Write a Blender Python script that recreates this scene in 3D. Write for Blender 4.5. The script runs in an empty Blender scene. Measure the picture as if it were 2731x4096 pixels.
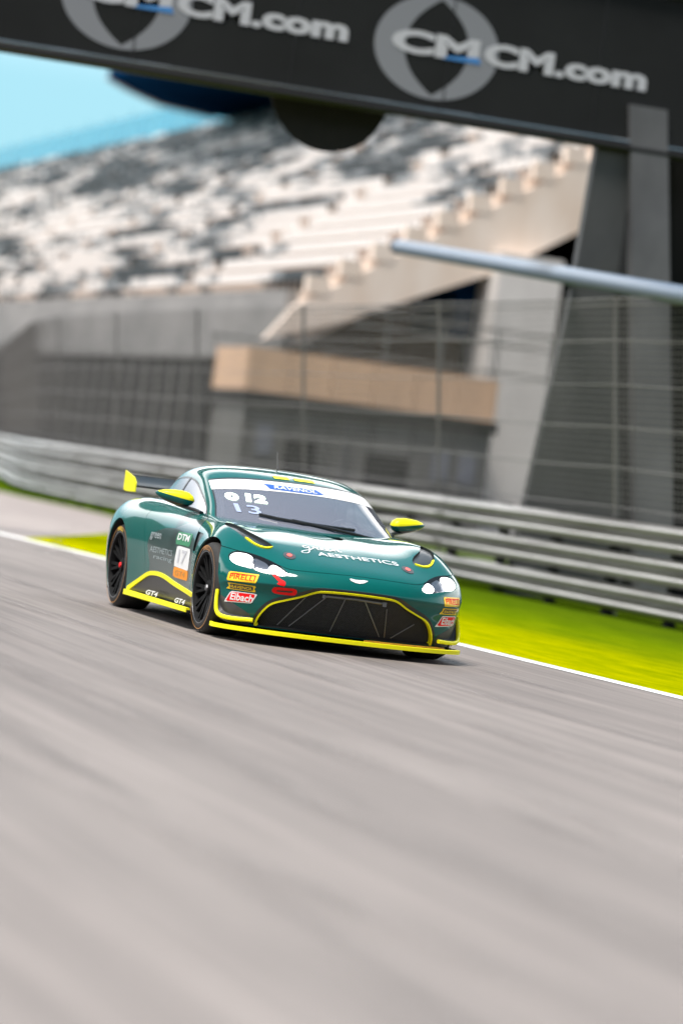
import bpy, bmesh, math, random
import numpy as np
from mathutils import Vector, Matrix
from mathutils.bvhtree import BVHTree
R = math.radians
random.seed(7)
scene = bpy.context.scene
COL = scene.collection

# ------------------------------------------------------------------ camera
CAM = dict(loc=(26.86741, -7.88552, 1.28797), yaw=2.84049, pitch=-0.01035, roll=0.12761, f=14384.32)
def make_camera():
    yaw, pit, rol = CAM['yaw'], CAM['pitch'], CAM['roll']
    f = Vector((math.cos(yaw)*math.cos(pit), math.sin(yaw)*math.cos(pit), math.sin(pit)))
    r = Vector((math.sin(yaw), -math.cos(yaw), 0)); u = r.cross(f)
    r2 = r*math.cos(rol)+u*math.sin(rol); u2 = -r*math.sin(rol)+u*math.cos(rol)
    cd = bpy.data.cameras.new('camera'); co = bpy.data.objects.new('camera', cd); COL.objects.link(co)
    m = Matrix((r2, u2, -f)).transposed().to_4x4(); m.translation = Vector(CAM['loc'])
    co.matrix_world = m
    cd.sensor_fit = 'VERTICAL'; cd.sensor_height = 36; cd.sensor_width = 24
    cd.lens = CAM['f']/4096*36
    cd.clip_start = .1; cd.clip_end = 3000
    cd.dof.use_dof = True; cd.dof.focus_distance = 26.8; cd.dof.aperture_fstop = 1.05
    scene.camera = co
make_camera()

# ------------------------------------------------------------------ light
CLOUD = 36
SUN_EL, SUN_AZ = R(66), R(-60)      # azimuth of the sun in the xy plane, measured from +x towards +y
def make_light():
    w = bpy.data.worlds.new('World'); scene.world = w; w.use_nodes = True
    nt = w.node_tree; N = nt.nodes; L = nt.links; bg = N['Background']
    sky = N.new('ShaderNodeTexSky'); sky.sky_type = 'NISHITA'; sky.sun_disc = False
    sky.sun_elevation = SUN_EL; sky.sun_rotation = math.pi/2-SUN_AZ
    sky.air_density = 1.0; sky.dust_density = .6
    # cloud veil: bright unseen belt added to whiten the bonnet reflections, thinner overhead, blue low down
    tc = N.new('ShaderNodeTexCoord'); mp = N.new('ShaderNodeMapping'); mp.inputs['Scale'].default_value = (1, 1, 2.4)
    no = N.new('ShaderNodeTexNoise'); no.inputs['Scale'].default_value = 1.7; no.inputs['Detail'].default_value = 6; no.inputs['Roughness'].default_value = .55
    cr = N.new('ShaderNodeValToRGB'); cr.color_ramp.elements[0].position = .22; cr.color_ramp.elements[1].position = .46
    L.new(tc.outputs['Generated'], mp.inputs[0]); L.new(mp.outputs[0], no.inputs['Vector']); L.new(no.outputs['Fac'], cr.inputs[0])
    sp = N.new('ShaderNodeSeparateXYZ'); L.new(tc.outputs['Generated'], sp.inputs[0])
    def ramp(stops):
        r = N.new('ShaderNodeValToRGB'); r.color_ramp.elements[0].position = stops[0][0]; r.color_ramp.elements[0].color = (*stops[0][1], 1)
        r.color_ramp.elements[1].position = stops[-1][0]; r.color_ramp.elements[1].color = (*stops[-1][1], 1)
        for p, q in stops[1:-1]: k = r.color_ramp.elements.new(p); k.color = (*q, 1)
        L.new(sp.outputs['Z'], r.inputs[0]); return r.outputs[0]
    col = ramp([(0, (.085, .175, .205)), (.10, (.095, .185, .218)), (.18, (.55, .58, .62)), (.25, (1, 1, 1)), (.40, (1, 1, 1)), (.50, (.07, .13, .17)), (1, (.05, .10, .145))])
    # added belt kept to the far side; sky dimmed behind the camera for contrast
    rx = N.new('ShaderNodeValToRGB'); rx.color_ramp.elements[0].position = .42; rx.color_ramp.elements[0].color = (1, 1, 1, 1); rx.color_ramp.elements[1].position = .62; rx.color_ramp.elements[1].color = (.22, .24, .27, 1)
    hx = N.new('ShaderNodeMath'); hx.operation = 'MULTIPLY_ADD'; hx.inputs[1].default_value = .5; hx.inputs[2].default_value = .5; L.new(sp.outputs['X'], hx.inputs[0]); L.new(hx.outputs[0], rx.inputs[0])
    mm = N.new('ShaderNodeMix'); mm.data_type = 'RGBA'; mm.blend_type = 'MULTIPLY'; mm.inputs['Factor'].default_value = 1; L.new(col, mm.inputs['A']); L.new(rx.outputs[0], mm.inputs['B']); col = mm.outputs['Result']
    dens = ramp([(0, (.9,)*3), (.14, (.9,)*3), (.28, (1,)*3), (.55, (.9,)*3), (.8, (.45,)*3)])
    ml = N.new('ShaderNodeMath'); ml.operation = 'MULTIPLY'; L.new(cr.outputs[0], ml.inputs[0]); L.new(dens, ml.inputs[1])
    sc = N.new('ShaderNodeMix'); sc.data_type = 'RGBA'; sc.blend_type = 'MULTIPLY'; sc.inputs['Factor'].default_value = 1; L.new(col, sc.inputs['A']); sc.inputs['B'].default_value = (CLOUD, CLOUD*.99, CLOUD*.98, 1)
    mx = N.new('ShaderNodeMix'); mx.data_type = 'RGBA'
    L.new(ml.outputs[0], mx.inputs['Factor']); L.new(sky.outputs[0], mx.inputs['A']); L.new(sc.outputs['Result'], mx.inputs['B'])
    L.new(mx.outputs['Result'], bg.inputs['Color']); bg.inputs['Strength'].default_value = .10
    ld = bpy.data.lights.new('sun', 'SUN'); ld.energy = 5.0; ld.angle = R(20); ld.color = (1, .95, .88)
    lo = bpy.data.objects.new('sun', ld); COL.objects.link(lo)
    d = Vector((math.cos(SUN_EL)*math.cos(SUN_AZ), math.cos(SUN_EL)*math.sin(SUN_AZ), math.sin(SUN_EL)))
    lo.rotation_euler = d.to_track_quat('Z', 'Y').to_euler()
    scene.view_settings.view_transform = 'Standard'; scene.view_settings.look = 'None'
    scene.view_settings.exposure = .36; scene.view_settings.gamma = 1
make_light()
scene.cycles.max_bounces = 8; scene.cycles.transparent_max_bounces = 16

# ------------------------------------------------------------------ materials
def mat(name, col, rough=.5, metal=0, coat=0, noise=None, bump=None, emit=None, spec=.5, trans=0):
    m = bpy.data.materials.new(name); m.use_nodes = True
    nt = m.node_tree; N = nt.nodes; L = nt.links; b = N['Principled BSDF']
    c = (*col, 1)
    b.inputs['Base Color'].default_value = c; b.inputs['Roughness'].default_value = rough
    b.inputs['Metallic'].default_value = metal; b.inputs['Coat Weight'].default_value = coat
    b.inputs['Coat Roughness'].default_value = .045; b.inputs['Coat IOR'].default_value = 1.42; b.inputs['Specular IOR Level'].default_value = spec
    if trans: b.inputs['Transmission Weight'].default_value = trans
    if emit: b.inputs['Emission Color'].default_value = (*emit[0], 1); b.inputs['Emission Strength'].default_value = emit[1]
    tc = N.new('ShaderNodeTexCoord')
    if noise:                              # (scale xyz, second colour, low, high)
        mp = N.new('ShaderNodeMapping'); mp.inputs['Scale'].default_value = noise[0]
        no = N.new('ShaderNodeTexNoise'); no.inputs['Scale'].default_value = 1; no.inputs['Detail'].default_value = 7; no.inputs['Roughness'].default_value = .6
        cr = N.new('ShaderNodeValToRGB'); cr.color_ramp.elements[0].position = noise[2]; cr.color_ramp.elements[1].position = noise[3]
        cr.color_ramp.elements[0].color = c; cr.color_ramp.elements[1].color = (*noise[1], 1)
        L.new(tc.outputs['Object'], mp.inputs[0]); L.new(mp.outputs[0], no.inputs['Vector']); L.new(no.outputs['Fac'], cr.inputs[0]); L.new(cr.outputs[0], b.inputs['Base Color'])
    if bump:                               # (scale, strength, distance)
        nb = N.new('ShaderNodeTexNoise'); nb.inputs['Scale'].default_value = bump[0]; nb.inputs['Detail'].default_value = 4
        bp = N.new('ShaderNodeBump'); bp.inputs['Strength'].default_value = bump[1]; bp.inputs['Distance'].default_value = bump[2]
        L.new(tc.outputs['Object'], nb.inputs['Vector']); L.new(nb.outputs['Fac'], bp.inputs['Height']); L.new(bp.outputs[0], b.inputs['Normal'])
    return m
M = {}
M['paint'] = mat('teal_paint', (.0, .10, .088), .45, 0, 1.0, noise=((3, 3, 3), (.0, .09, .08), .3, .7), spec=.05)
M['yellow'] = mat('fluorescent_yellow', (.88, .82, .0), .5, 0, .15, spec=.3)
M['black'] = mat('satin_black', (.012, .012, .013), .38, 0, .2, noise=((9, 9, 9), (.022, .022, .023), .3, .7))
M['matt'] = mat('matt_black', (.008, .008, .008), .85, noise=((6, 6, 6), (.014, .013, .013), .3, .7))
M['gap'] = mat('shut_line_black', (.004, .01, .01), .8)
M['carbon'] = mat('grey_panel', (.07, .07, .078), .45, 0, .1, noise=((14, 14, 14), (.05, .05, .055), .3, .7))
M['rubber'] = mat('tyre_rubber', (.013, .012, .012), .8, noise=((8, 8, 8), (.03, .027, .025), .35, .75), bump=(60, .3, .004))
M['rim'] = mat('black_rim', (.005, .005, .0055), .7, 0, 0, spec=.15)
M['stripe'] = mat('tyre_stripe', (.42, .20, .06), .7)
M['glass'] = mat('windscreen_glass', (.16, .17, .2), .04, 0, 1.0)
M['white'] = mat('white_vinyl', (.8, .8, .8), .35, 0, .3)
M['red'] = mat('red_vinyl', (.85, .005, .008), .5, 0, .05, spec=.2)
M['blue'] = mat('blue_vinyl', (.02, .10, .42), .4)
M['orange'] = mat('orange_vinyl', (.85, .28, .0), .45)
M['pyellow'] = mat('yellow_vinyl', (.9, .58, .0), .4, 0, .2)
M['dark'] = mat('dark_vinyl', (.02, .025, .05), .4)
M['chrome'] = mat('chrome', (.75, .75, .76), .12, 1)
M['steel'] = mat('steel', (.20, .20, .21), .4, .8)
M['lamp'] = mat('lamp_emitter', (1, 1, 1), .3, emit=((1, .97, .92), 4))
M['bowl_grey'] = mat('lamp_grey', (.30, .31, .35), .25, .6)
M['ledred'] = mat('red_marker_lamp', (.8, .1, .08), .3, emit=((1, .12, .10), .8))
M['digit'] = mat('lit_digit', (.8, 1, .8), .4, emit=((.82, 1, .80), 1.6))
M['interior'] = mat('cabin_black', (.015, .015, .017), .7, noise=((5, 5, 5), (.03, .03, .03), .3, .7))

def clear_glass(name, col, alpha):
    m = bpy.data.materials.new(name); m.use_nodes = True; N = m.node_tree.nodes; L = m.node_tree.links
    out = N['Material Output']; b = N['Principled BSDF']
    b.inputs['Base Color'].default_value = (*col, 1); b.inputs['Roughness'].default_value = .03
    b.inputs['Specular IOR Level'].default_value = .9; b.inputs['Coat Weight'].default_value = 1
    tr = N.new('ShaderNodeBsdfTransparent'); tr.inputs[0].default_value = (.85, .87, .9, 1)
    mx = N.new('ShaderNodeMixShader'); mx.inputs[0].default_value = alpha
    L.new(tr.outputs[0], mx.inputs[1]); L.new(b.outputs[0], mx.inputs[2]); L.new(mx.outputs[0], out.inputs['Surface'])
    return m
M['glass'] = clear_glass('window_glass', (.25, .26, .32), .62)
M['lens'] = clear_glass('headlight_lens', (.05, .05, .055), .22)

# ------------------------------------------------------------------ helpers
def link(name, me, m=None, parent=None):
    o = bpy.data.objects.new(name, me); COL.objects.link(o)
    if m is not None: me.materials.append(M[m] if isinstance(m, str) else m)
    if parent is not None: o.parent = parent
    return o
def tag(o, label=None, cat=None, group=None, kind=None):
    if label: o['label'] = label
    if cat: o['category'] = cat
    if group: o['group'] = group
    if kind: o['kind'] = kind
    return o
def empty(name, loc=(0, 0, 0), rz=0):
    o = bpy.data.objects.new(name, None); COL.objects.link(o); o.location = loc; o.rotation_euler.z = rz; o.empty_display_size = .2
    return o
class MB:
    """collects shapes, then links them as one mesh"""
    def __init__(s): s.v = []; s.f = []; s.mi = []
    def add(s, vs, fs, mi=0):
        n = len(s.v); s.v += [tuple(v) for v in vs]; s.f += [tuple(i+n for i in f) for f in fs]; s.mi += [mi]*len(fs); return s
    def box(s, a, b, mi=0):
        (x0, y0, z0), (x1, y1, z1) = a, b
        return s.add([(x0, y0, z0), (x1, y0, z0), (x1, y1, z0), (x0, y1, z0), (x0, y0, z1), (x1, y0, z1), (x1, y1, z1), (x0, y1, z1)],
                     [(0, 3, 2, 1), (4, 5, 6, 7), (0, 1, 5, 4), (1, 2, 6, 5), (2, 3, 7, 6), (3, 0, 4, 7)], mi)
    def tube(s, pts, r, n=8, mi=0, cap=True, rz=None):
        pts = [Vector(p) for p in pts]; rr = r if isinstance(r, (list, tuple)) else [r]*len(pts)
        vs = []; fs = []; up = Vector((0, 0, 1))
        for i, p in enumerate(pts):
            t = (pts[min(i+1, len(pts)-1)]-pts[max(i-1, 0)]).normalized()
            a = t.cross(up if abs(t.z) < .95 else Vector((1, 0, 0))).normalized(); b = a.cross(t)
            for k in range(n):
                q = 2*math.pi*(k+.5)/n; vs.append(p+a*rr[i]*math.cos(q)+b*(rz or rr[i])*math.sin(q))
        for i in range(len(pts)-1):
            for k in range(n):
                k2 = (k+1) % n; fs.append((i*n+k, i*n+k2, (i+1)*n+k2, (i+1)*n+k))
        if cap: fs.append(tuple(range(n))[::-1]); fs.append(tuple((len(pts)-1)*n+k for k in range(n)))
        return s.add(vs, fs, mi)
    def lathe(s, prof, n=48, axis='y', mi=0, c=(0, 0, 0), closed=False):
        """prof: (offset along the axis, radius)"""
        vs = []; fs = []
        for (a, r) in prof:
            for k in range(n):
                q = 2*math.pi*k/n
                p = (r*math.cos(q), a, r*math.sin(q)) if axis == 'y' else ((a, r*math.cos(q), r*math.sin(q)) if axis == 'x' else (r*math.cos(q), r*math.sin(q), a))
                vs.append((p[0]+c[0], p[1]+c[1], p[2]+c[2]))
        m = len(prof)
        for i in range(m if closed else m-1):
            j = (i+1) % m
            for k in range(n):
                k2 = (k+1) % n; fs.append((i*n+k, j*n+k, j*n+k2, i*n+k2))
        return s.add(vs, fs, mi)
    def prism(s, poly, a, b, axis='y', mi=0):
        """extrudes a 2D outline from a to b along an axis; outline in the two other axes"""
        n = len(poly)
        def P(u, v, w): return {'y': (u, w, v), 'x': (w, u, v), 'z': (u, v, w)}[axis]
        vs = [P(u, v, a) for u, v in poly]+[P(u, v, b) for u, v in poly]
        fs = [tuple(range(n))[::-1], tuple(range(n, 2*n))]+[(i, (i+1) % n, n+(i+1) % n, n+i) for i in range(n)]
        return s.add(vs, fs, mi)
    def build(s, name, m, parent=None, smooth=False, fix=True):
        me = bpy.data.meshes.new(name); me.from_pydata(s.v, [], s.f)
        ms = m if isinstance(m, (list, tuple)) else [m]
        o = link(name, me, None, parent)
        for k in ms: me.materials.append(M[k] if isinstance(k, str) else k)
        if len(ms) > 1: me.polygons.foreach_set('material_index', s.mi)
        if fix:
            bm = bmesh.new(); bm.from_mesh(me); bmesh.ops.recalc_face_normals(bm, faces=bm.faces[:]); bm.to_mesh(me); bm.free()
        if smooth:
            me.polygons.foreach_set('use_smooth', [True]*len(me.polygons))
            me.set_sharp_from_angle(angle=R(smooth if smooth is not True else 40))
        me.update(); return o
def crom(pts, n=6, closed=True):
    """Catmull-Rom smoothing of a 2D/3D outline"""
    P = [np.array(p, float) for p in pts]; m = len(P); out = []
    rng = range(m) if closed else range(m-1)
    for i in rng:
        g = (lambda k: P[k % m]) if closed else (lambda k: P[min(max(k, 0), m-1)])
        a, b, c, d = g(i-1), g(i), g(i+1), g(i+2)
        for k in range(n):
            t = k/n; out.append(.5*((2*b)+(-a+c)*t+(2*a-5*b+4*c-d)*t*t+(-a+3*b-3*c+d)*t**3))
    if not closed: out.append(P[-1])
    return [tuple(p) for p in out]

# ------------------------------------------------------------------ smooth shells from control grids, cut along drawn outlines
def bspline_grid(G, nu, nv):
    """G[k][j] control points (all y>=0, j=0 on the centre line); uniform cubic B-spline, mirrored over y=0"""
    G = np.array(G, float)                                     # K,J,3
    mir = G[:, 1:][:, ::-1]*np.array([1, -1, 1])
    A = np.concatenate([mir, G], 1)                            # K, 2J-1, 3
    def ext(A, ax):
        a = np.take(A, [0], ax)*2-np.take(A, [1], ax); b = np.take(A, [-1], ax)*2-np.take(A, [-2], ax)
        return np.concatenate([a, A, b], ax)
    A = ext(ext(A, 0), 1)
    def ev(A, ax, n):
        A = np.moveaxis(A, ax, 0); m = A.shape[0]-3; out = []
        for i in range(m):
            for k in range(n if i < m-1 else n+1):
                t = k/n; w = np.array([(1-t)**3, 3*t**3-6*t**2+4, -3*t**3+3*t**2+3*t+1, t**3])/6
                out.append(np.tensordot(w, A[i:i+4], 1))
        return np.moveaxis(np.array(out), 0, ax)
    S = ev(ev(A, 0, nu), 1, nv)
    K, J = S.shape[:2]; V = S.reshape(-1, 3)
    F = [(k*J+j, k*J+j+1, (k+1)*J+j+1, (k+1)*J+j) for k in range(K-1) for j in range(J-1)]
    return V, F
class Shell:
    def __init__(s, V, F, flip=False):
        s.V = [tuple(v) for v in V]; s.F = [f[::-1] for f in F] if flip else list(F)
        V = np.array(V); Nn = np.zeros_like(V); Fa = np.array(s.F)
        a = V[Fa[:, 2]]-V[Fa[:, 0]]; b = V[Fa[:, 3]]-V[Fa[:, 1]]; n = np.cross(a, b)
        for k in range(4): np.add.at(Nn, Fa[:, k], n)
        Nn /= np.linalg.norm(Nn, axis=1)[:, None]+1e-12
        s.N = [tuple(x) for x in Nn]; s.faces = list(s.F)
    def cut(s, faces, fn):
        """-> (faces where fn<0, faces where fn>=0), new vertices along fn=0"""
        val = fn(np.array(s.V)); val = np.where(np.abs(val) < 1e-6, 1e-6, val)
        cache = {}; neg = []; pos = []
        def mid(i, j):
            key = (i, j) if i < j else (j, i)
            if key not in cache:
                t = val[i]/(val[i]-val[j]); p = np.array(s.V[i])*(1-t)+np.array(s.V[j])*t; n = np.array(s.N[i])*(1-t)+np.array(s.N[j])*t
                s.V.append(tuple(p)); s.N.append(tuple(n/np.linalg.norm(n))); cache[key] = len(s.V)-1
            return cache[key]
        for f in faces:
            sg = [val[i] < 0 for i in f]
            if all(sg): neg.append(f); continue
            if not any(sg): pos.append(f); continue
            A = []; B = []
            for a in range(len(f)):
                i, j = f[a], f[(a+1) % len(f)]
                (A if val[i] < 0 else B).append(i)
                if (val[i] < 0) != (val[j] < 0):
                    m = mid(i, j); A.append(m); B.append(m)
            if len(A) > 2: neg.append(tuple(A))
            if len(B) > 2: pos.append(tuple(B))
        return neg, pos
    def boundary(s, faces):
        e = {}
        for f in faces:
            for a in range(len(f)):
                i, j = f[a], f[(a+1) % len(f)]
                if (j, i) in e: del e[(j, i)]
                else: e[(i, j)] = 1
        return list(e)
    def part(s, faces, name, m, parent, off=0., thick=0., vec=None, skirt_mat=None):
        """links faces as a mesh; off lifts along the normal; thick (or vec) adds an edge skirt going inward"""
        idx = {}; vs = []; ns = []
        def g(i):
            if i not in idx:
                idx[i] = len(vs); vs.append(tuple(np.array(s.V[i])+off*np.array(s.N[i]))); ns.append(s.N[i])
            return idx[i]
        fs = [tuple(g(i) for i in f) for f in faces]; nmain = len(fs)
        if thick or vec is not None:
            low = {}
            def lo(i):
                if i not in low:
                    p = np.array(s.V[i])+off*np.array(s.N[i])
                    p = p+np.array(vec(p)) if callable(vec) else (p+np.array(vec) if vec is not None else p-thick*np.array(s.N[i]))
                    low[i] = len(vs); vs.append(tuple(p)); ns.append(s.N[i])
                return low[i]
            top = {}
            for i, j in s.boundary(faces):
                for q in (i, j):
                    if q not in top: top[q] = len(vs); vs.append(vs[g(q)]); ns.append(s.N[q])
                fs.append((top[j], top[i], lo(i), lo(j)))
        me = bpy.data.meshes.new(name); me.from_pydata(vs, [], fs)
        o = link(name, me, m, parent)
        sm = [True]*nmain+[False]*(len(fs)-nmain); me.polygons.foreach_set('use_smooth', sm)
        if skirt_mat:
            me.materials.append(M[skirt_mat]); me.polygons.foreach_set('material_index', [0]*nmain+[1]*(len(fs)-nmain))
        me.update()
        ln = [ns[v] if k < nmain else (0, 0, 0) for k, p in enumerate(me.polygons) for v in p.vertices]; me.normals_split_custom_set(ln)
        return o
    def bvh(s): return BVHTree.FromPolygons([Vector(v) for v in s.V], [list(f) for f in s.F])

def components(faces):
    par = {}
    def find(a):
        while par.setdefault(a, a) != a: par[a] = par[par[a]]; a = par[a]
        return a
    for f in faces:
        for v in f[1:]: par[find(v)] = find(f[0])
    out = {}
    for f in faces: out.setdefault(find(f[0]), []).append(f)
    return [x for x in out.values() if len(x) > 8]
def sdf_poly(poly, U, V):
    """signed distance (negative inside) to a closed polygon, numpy"""
    P = np.array(poly, float); Q = np.roll(P, -1, 0); X = np.stack([U, V], 1)
    d = np.full(len(U), 1e9); ins = np.zeros(len(U), bool)
    for a, b in zip(P, Q):
        e = b-a; w = X-a; t = np.clip((w@e)/(e@e+1e-12), 0, 1); d = np.minimum(d, np.linalg.norm(w-t[:, None]*e, axis=1))
        c = ((a[1] > X[:, 1]) != (b[1] > X[:, 1])) & (X[:, 0] < (b[0]-a[0])*(X[:, 1]-a[1])/(b[1]-a[1]+1e-12)+a[0]); ins ^= c
    return np.where(ins, -d, d)
def dist_line(line, U, V):
    P = np.array(line, float); X = np.stack([U, V], 1); d = np.full(len(U), 1e9)
    for a, b in zip(P[:-1], P[1:]):
        e = b-a; w = X-a; t = np.clip((w@e)/(e@e+1e-12), 0, 1); d = np.minimum(d, np.linalg.norm(w-t[:, None]*e, axis=1))
    return d
# ================================================================== the car body (front axle x=1.352, rear axle x=-1.352)
def S(x, zs, ys, zbelow):      # a plain station across the car at x
    return [(x, y, z) for y, z in zip(ys, zs)]+[(x, y, z) for y, z in zbelow]
YS = (0, .22, .42, .58, .70, .80, .885)
BODY = [
 # level rings round the nose, each ending inside the front wheel arch
 [(2.03,0,.12),(2.02,.2,.12),(2,.36,.12),(1.97,.48,.12),(1.93,.6,.12),(1.88,.70,.12),(1.82,.79,.12),(1.765,.85,.12),(1.685,.88,.14),(1.6,.89,.18),(1.47,.88,.23)],
 [(2.065,0,.2),(2.055,.2,.2),(2.03,.36,.2),(2,.48,.2),(1.96,.6,.2),(1.91,.71,.2),(1.84,.805,.2),(1.775,.87,.2),(1.695,.9,.22),(1.6,.91,.24),(1.47,.89,.27)],
 [(2.097,0,.3),(2.087,.2,.3),(2.062,.36,.3),(2.027,.48,.3),(1.987,.6,.3),(1.937,.715,.3),(1.857,.82,.3),(1.786,.885,.3),(1.696,.92,.29),(1.6,.93,.28),(1.47,.9,.29)],
 [(2.123,0,.405),(2.113,.2,.4),(2.083,.36,.395),(2.038,.49,.39),(1.986,.61,.385),(1.928,.72,.385),(1.853,.815,.385),(1.774,.885,.375),(1.704,.93,.35),(1.6,.94,.32),(1.47,.92,.31)],
 [(2.169,0,.452),(2.159,.2,.447),(2.129,.37,.442),(2.082,.5,.44),(2.029,.62,.437),(1.969,.73,.435),(1.889,.83,.43),(1.792,.9,.42),(1.702,.94,.39),(1.6,.95,.35),(1.47,.93,.33)],
 [(2.166,0,.475),(2.156,.2,.47),(2.126,.37,.46),(2.076,.5,.455),(2.021,.62,.45),(1.961,.73,.445),(1.881,.83,.44),(1.788,.9,.425),(1.703,.94,.4),(1.6,.95,.36),(1.47,.93,.33)],
 [(2.135,0,.54),(2.125,.2,.535),(2.095,.38,.525),(2.045,.51,.52),(1.985,.64,.515),(1.92,.74,.51),(1.845,.835,.505),(1.775,.915,.48),(1.69,.955,.44),(1.58,.955,.39),(1.46,.94,.34)],
 [(2.05,0,.595),(2.045,.21,.593),(2.02,.4,.583),(1.975,.53,.575),(1.92,.65,.57),(1.865,.755,.565),(1.80,.845,.55),(1.745,.92,.52),(1.67,.955,.47),(1.56,.96,.41),(1.45,.95,.35)],
 [(1.90,0,.645),(1.895,.22,.645),(1.87,.42,.638),(1.84,.56,.632),(1.80,.68,.628),(1.755,.78,.62),(1.725,.885,.597),(1.68,.94,.555),(1.61,.95,.5),(1.53,.965,.43),(1.44,.95,.36)],
 [(1.73,0,.69),(1.73,.22,.692),(1.72,.42,.69),(1.705,.57,.69),(1.685,.69,.693),(1.655,.79,.69),(1.625,.895,.65),(1.59,.945,.595),(1.545,.965,.53),(1.49,.985,.45),(1.42,.95,.37)],
 [(1.55,0,.735),(1.55,.22,.74),(1.55,.42,.736),(1.55,.575,.738),(1.54,.695,.752),(1.525,.79,.755),(1.505,.88,.708),(1.49,.935,.635),(1.47,.98,.55),(1.44,.995,.46),(1.40,.95,.38)],
 [(1.352,0,.775),(1.352,.22,.782),(1.352,.42,.778),(1.352,.575,.782),(1.352,.695,.802),(1.352,.79,.808),(1.352,.885,.755),(1.352,.955,.67),(1.352,.995,.56),(1.352,.995,.47),(1.352,.95,.38)],
 [(1.15,0,.808),(1.15,.22,.818),(1.15,.42,.815),(1.15,.575,.818),(1.16,.695,.834),(1.17,.79,.832),(1.19,.885,.765),(1.2,.94,.67),(1.22,.975,.56),(1.25,.985,.46),(1.30,.94,.37)],
 [(.98,0,.835),(.97,.22,.845),(.96,.42,.842),(.94,.575,.84),(.94,.695,.85),(.94,.785,.842),(.95,.87,.77),(.95,.92,.66),(.96,.935,.52),(.97,.93,.33),(.98,.9,.14)],
 [(.76,0,.855),(.76,.22,.855),(.76,.42,.852),(.76,.575,.85),(.76,.69,.855),(.76,.775,.85),(.76,.85,.79),(.76,.893,.68),(.76,.905,.5),(.76,.905,.3),(.76,.885,.12)],
 [(.4,0,.86),(.4,.22,.86),(.4,.42,.86),(.4,.575,.86),(.4,.69,.862),(.4,.765,.86),(.4,.84,.81),(.4,.885,.69),(.4,.90,.5),(.4,.90,.3),(.4,.88,.12)],
 [(0,0,.87),(0,.22,.87),(0,.42,.87),(0,.575,.87),(0,.69,.875),(0,.77,.875),(0,.84,.825),(0,.887,.70),(0,.90,.5),(0,.895,.3),(0,.88,.12)],
 [(-.4,0,.89),(-.4,.22,.89),(-.4,.42,.89),(-.4,.575,.89),(-.4,.69,.893),(-.4,.775,.89),(-.4,.85,.84),(-.4,.90,.71),(-.4,.91,.5),(-.4,.90,.3),(-.4,.885,.12)],
 [(-.75,0,.90),(-.75,.22,.90),(-.75,.42,.90),(-.75,.575,.90),(-.75,.69,.905),(-.75,.785,.905),(-.75,.88,.855),(-.75,.93,.72),(-.75,.935,.52),(-.75,.92,.3),(-.75,.9,.12)],
 [(-1.05,0,.91),(-1.05,.22,.91),(-1.05,.42,.91),(-1.05,.575,.908),(-1.05,.69,.912),(-1.05,.80,.915),(-1.05,.90,.865),(-1.05,.962,.74),(-1.05,.975,.55),(-1.05,.96,.32),(-1.05,.93,.12)],
 [(-1.352,0,.91),(-1.352,.22,.91),(-1.352,.42,.91),(-1.352,.575,.908),(-1.352,.69,.91),(-1.352,.80,.915),(-1.352,.905,.865),(-1.352,.975,.745),(-1.352,.992,.57),(-1.352,.98,.34),(-1.352,.95,.12)],
 [(-1.68,0,.90),(-1.68,.22,.90),(-1.68,.42,.898),(-1.68,.57,.895),(-1.68,.68,.895),(-1.68,.79,.89),(-1.68,.885,.84),(-1.68,.955,.725),(-1.68,.975,.56),(-1.68,.96,.34),(-1.68,.93,.15)],
 [(-1.95,0,.895),(-1.95,.22,.895),(-1.95,.42,.89),(-1.95,.55,.885),(-1.95,.66,.88),(-1.94,.755,.865),(-1.93,.84,.81),(-1.92,.905,.70),(-1.92,.925,.54),(-1.92,.91,.34),(-1.92,.88,.18)],
 [(-2.16,0,.925),(-2.16,.21,.925),(-2.15,.40,.915),(-2.14,.52,.905),(-2.12,.62,.89),(-2.1,.7,.86),(-2.08,.78,.78),(-2.07,.83,.67),(-2.07,.845,.52),(-2.06,.84,.35),(-2.04,.8,.2)],
 [(-2.27,0,.86),(-2.265,.2,.86),(-2.25,.38,.85),(-2.24,.49,.84),(-2.22,.58,.82),(-2.2,.65,.78),(-2.18,.71,.7),(-2.17,.74,.6),(-2.17,.75,.48),(-2.15,.74,.35),(-2.12,.7,.22)],
 [(-2.27,0,.5),(-2.27,.15,.5),(-2.26,.3,.5),(-2.26,.4,.5),(-2.25,.48,.5),(-2.24,.53,.49),(-2.23,.56,.47),(-2.23,.58,.44),(-2.22,.58,.4),(-2.2,.57,.34),(-2.18,.55,.28)],
]
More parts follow.
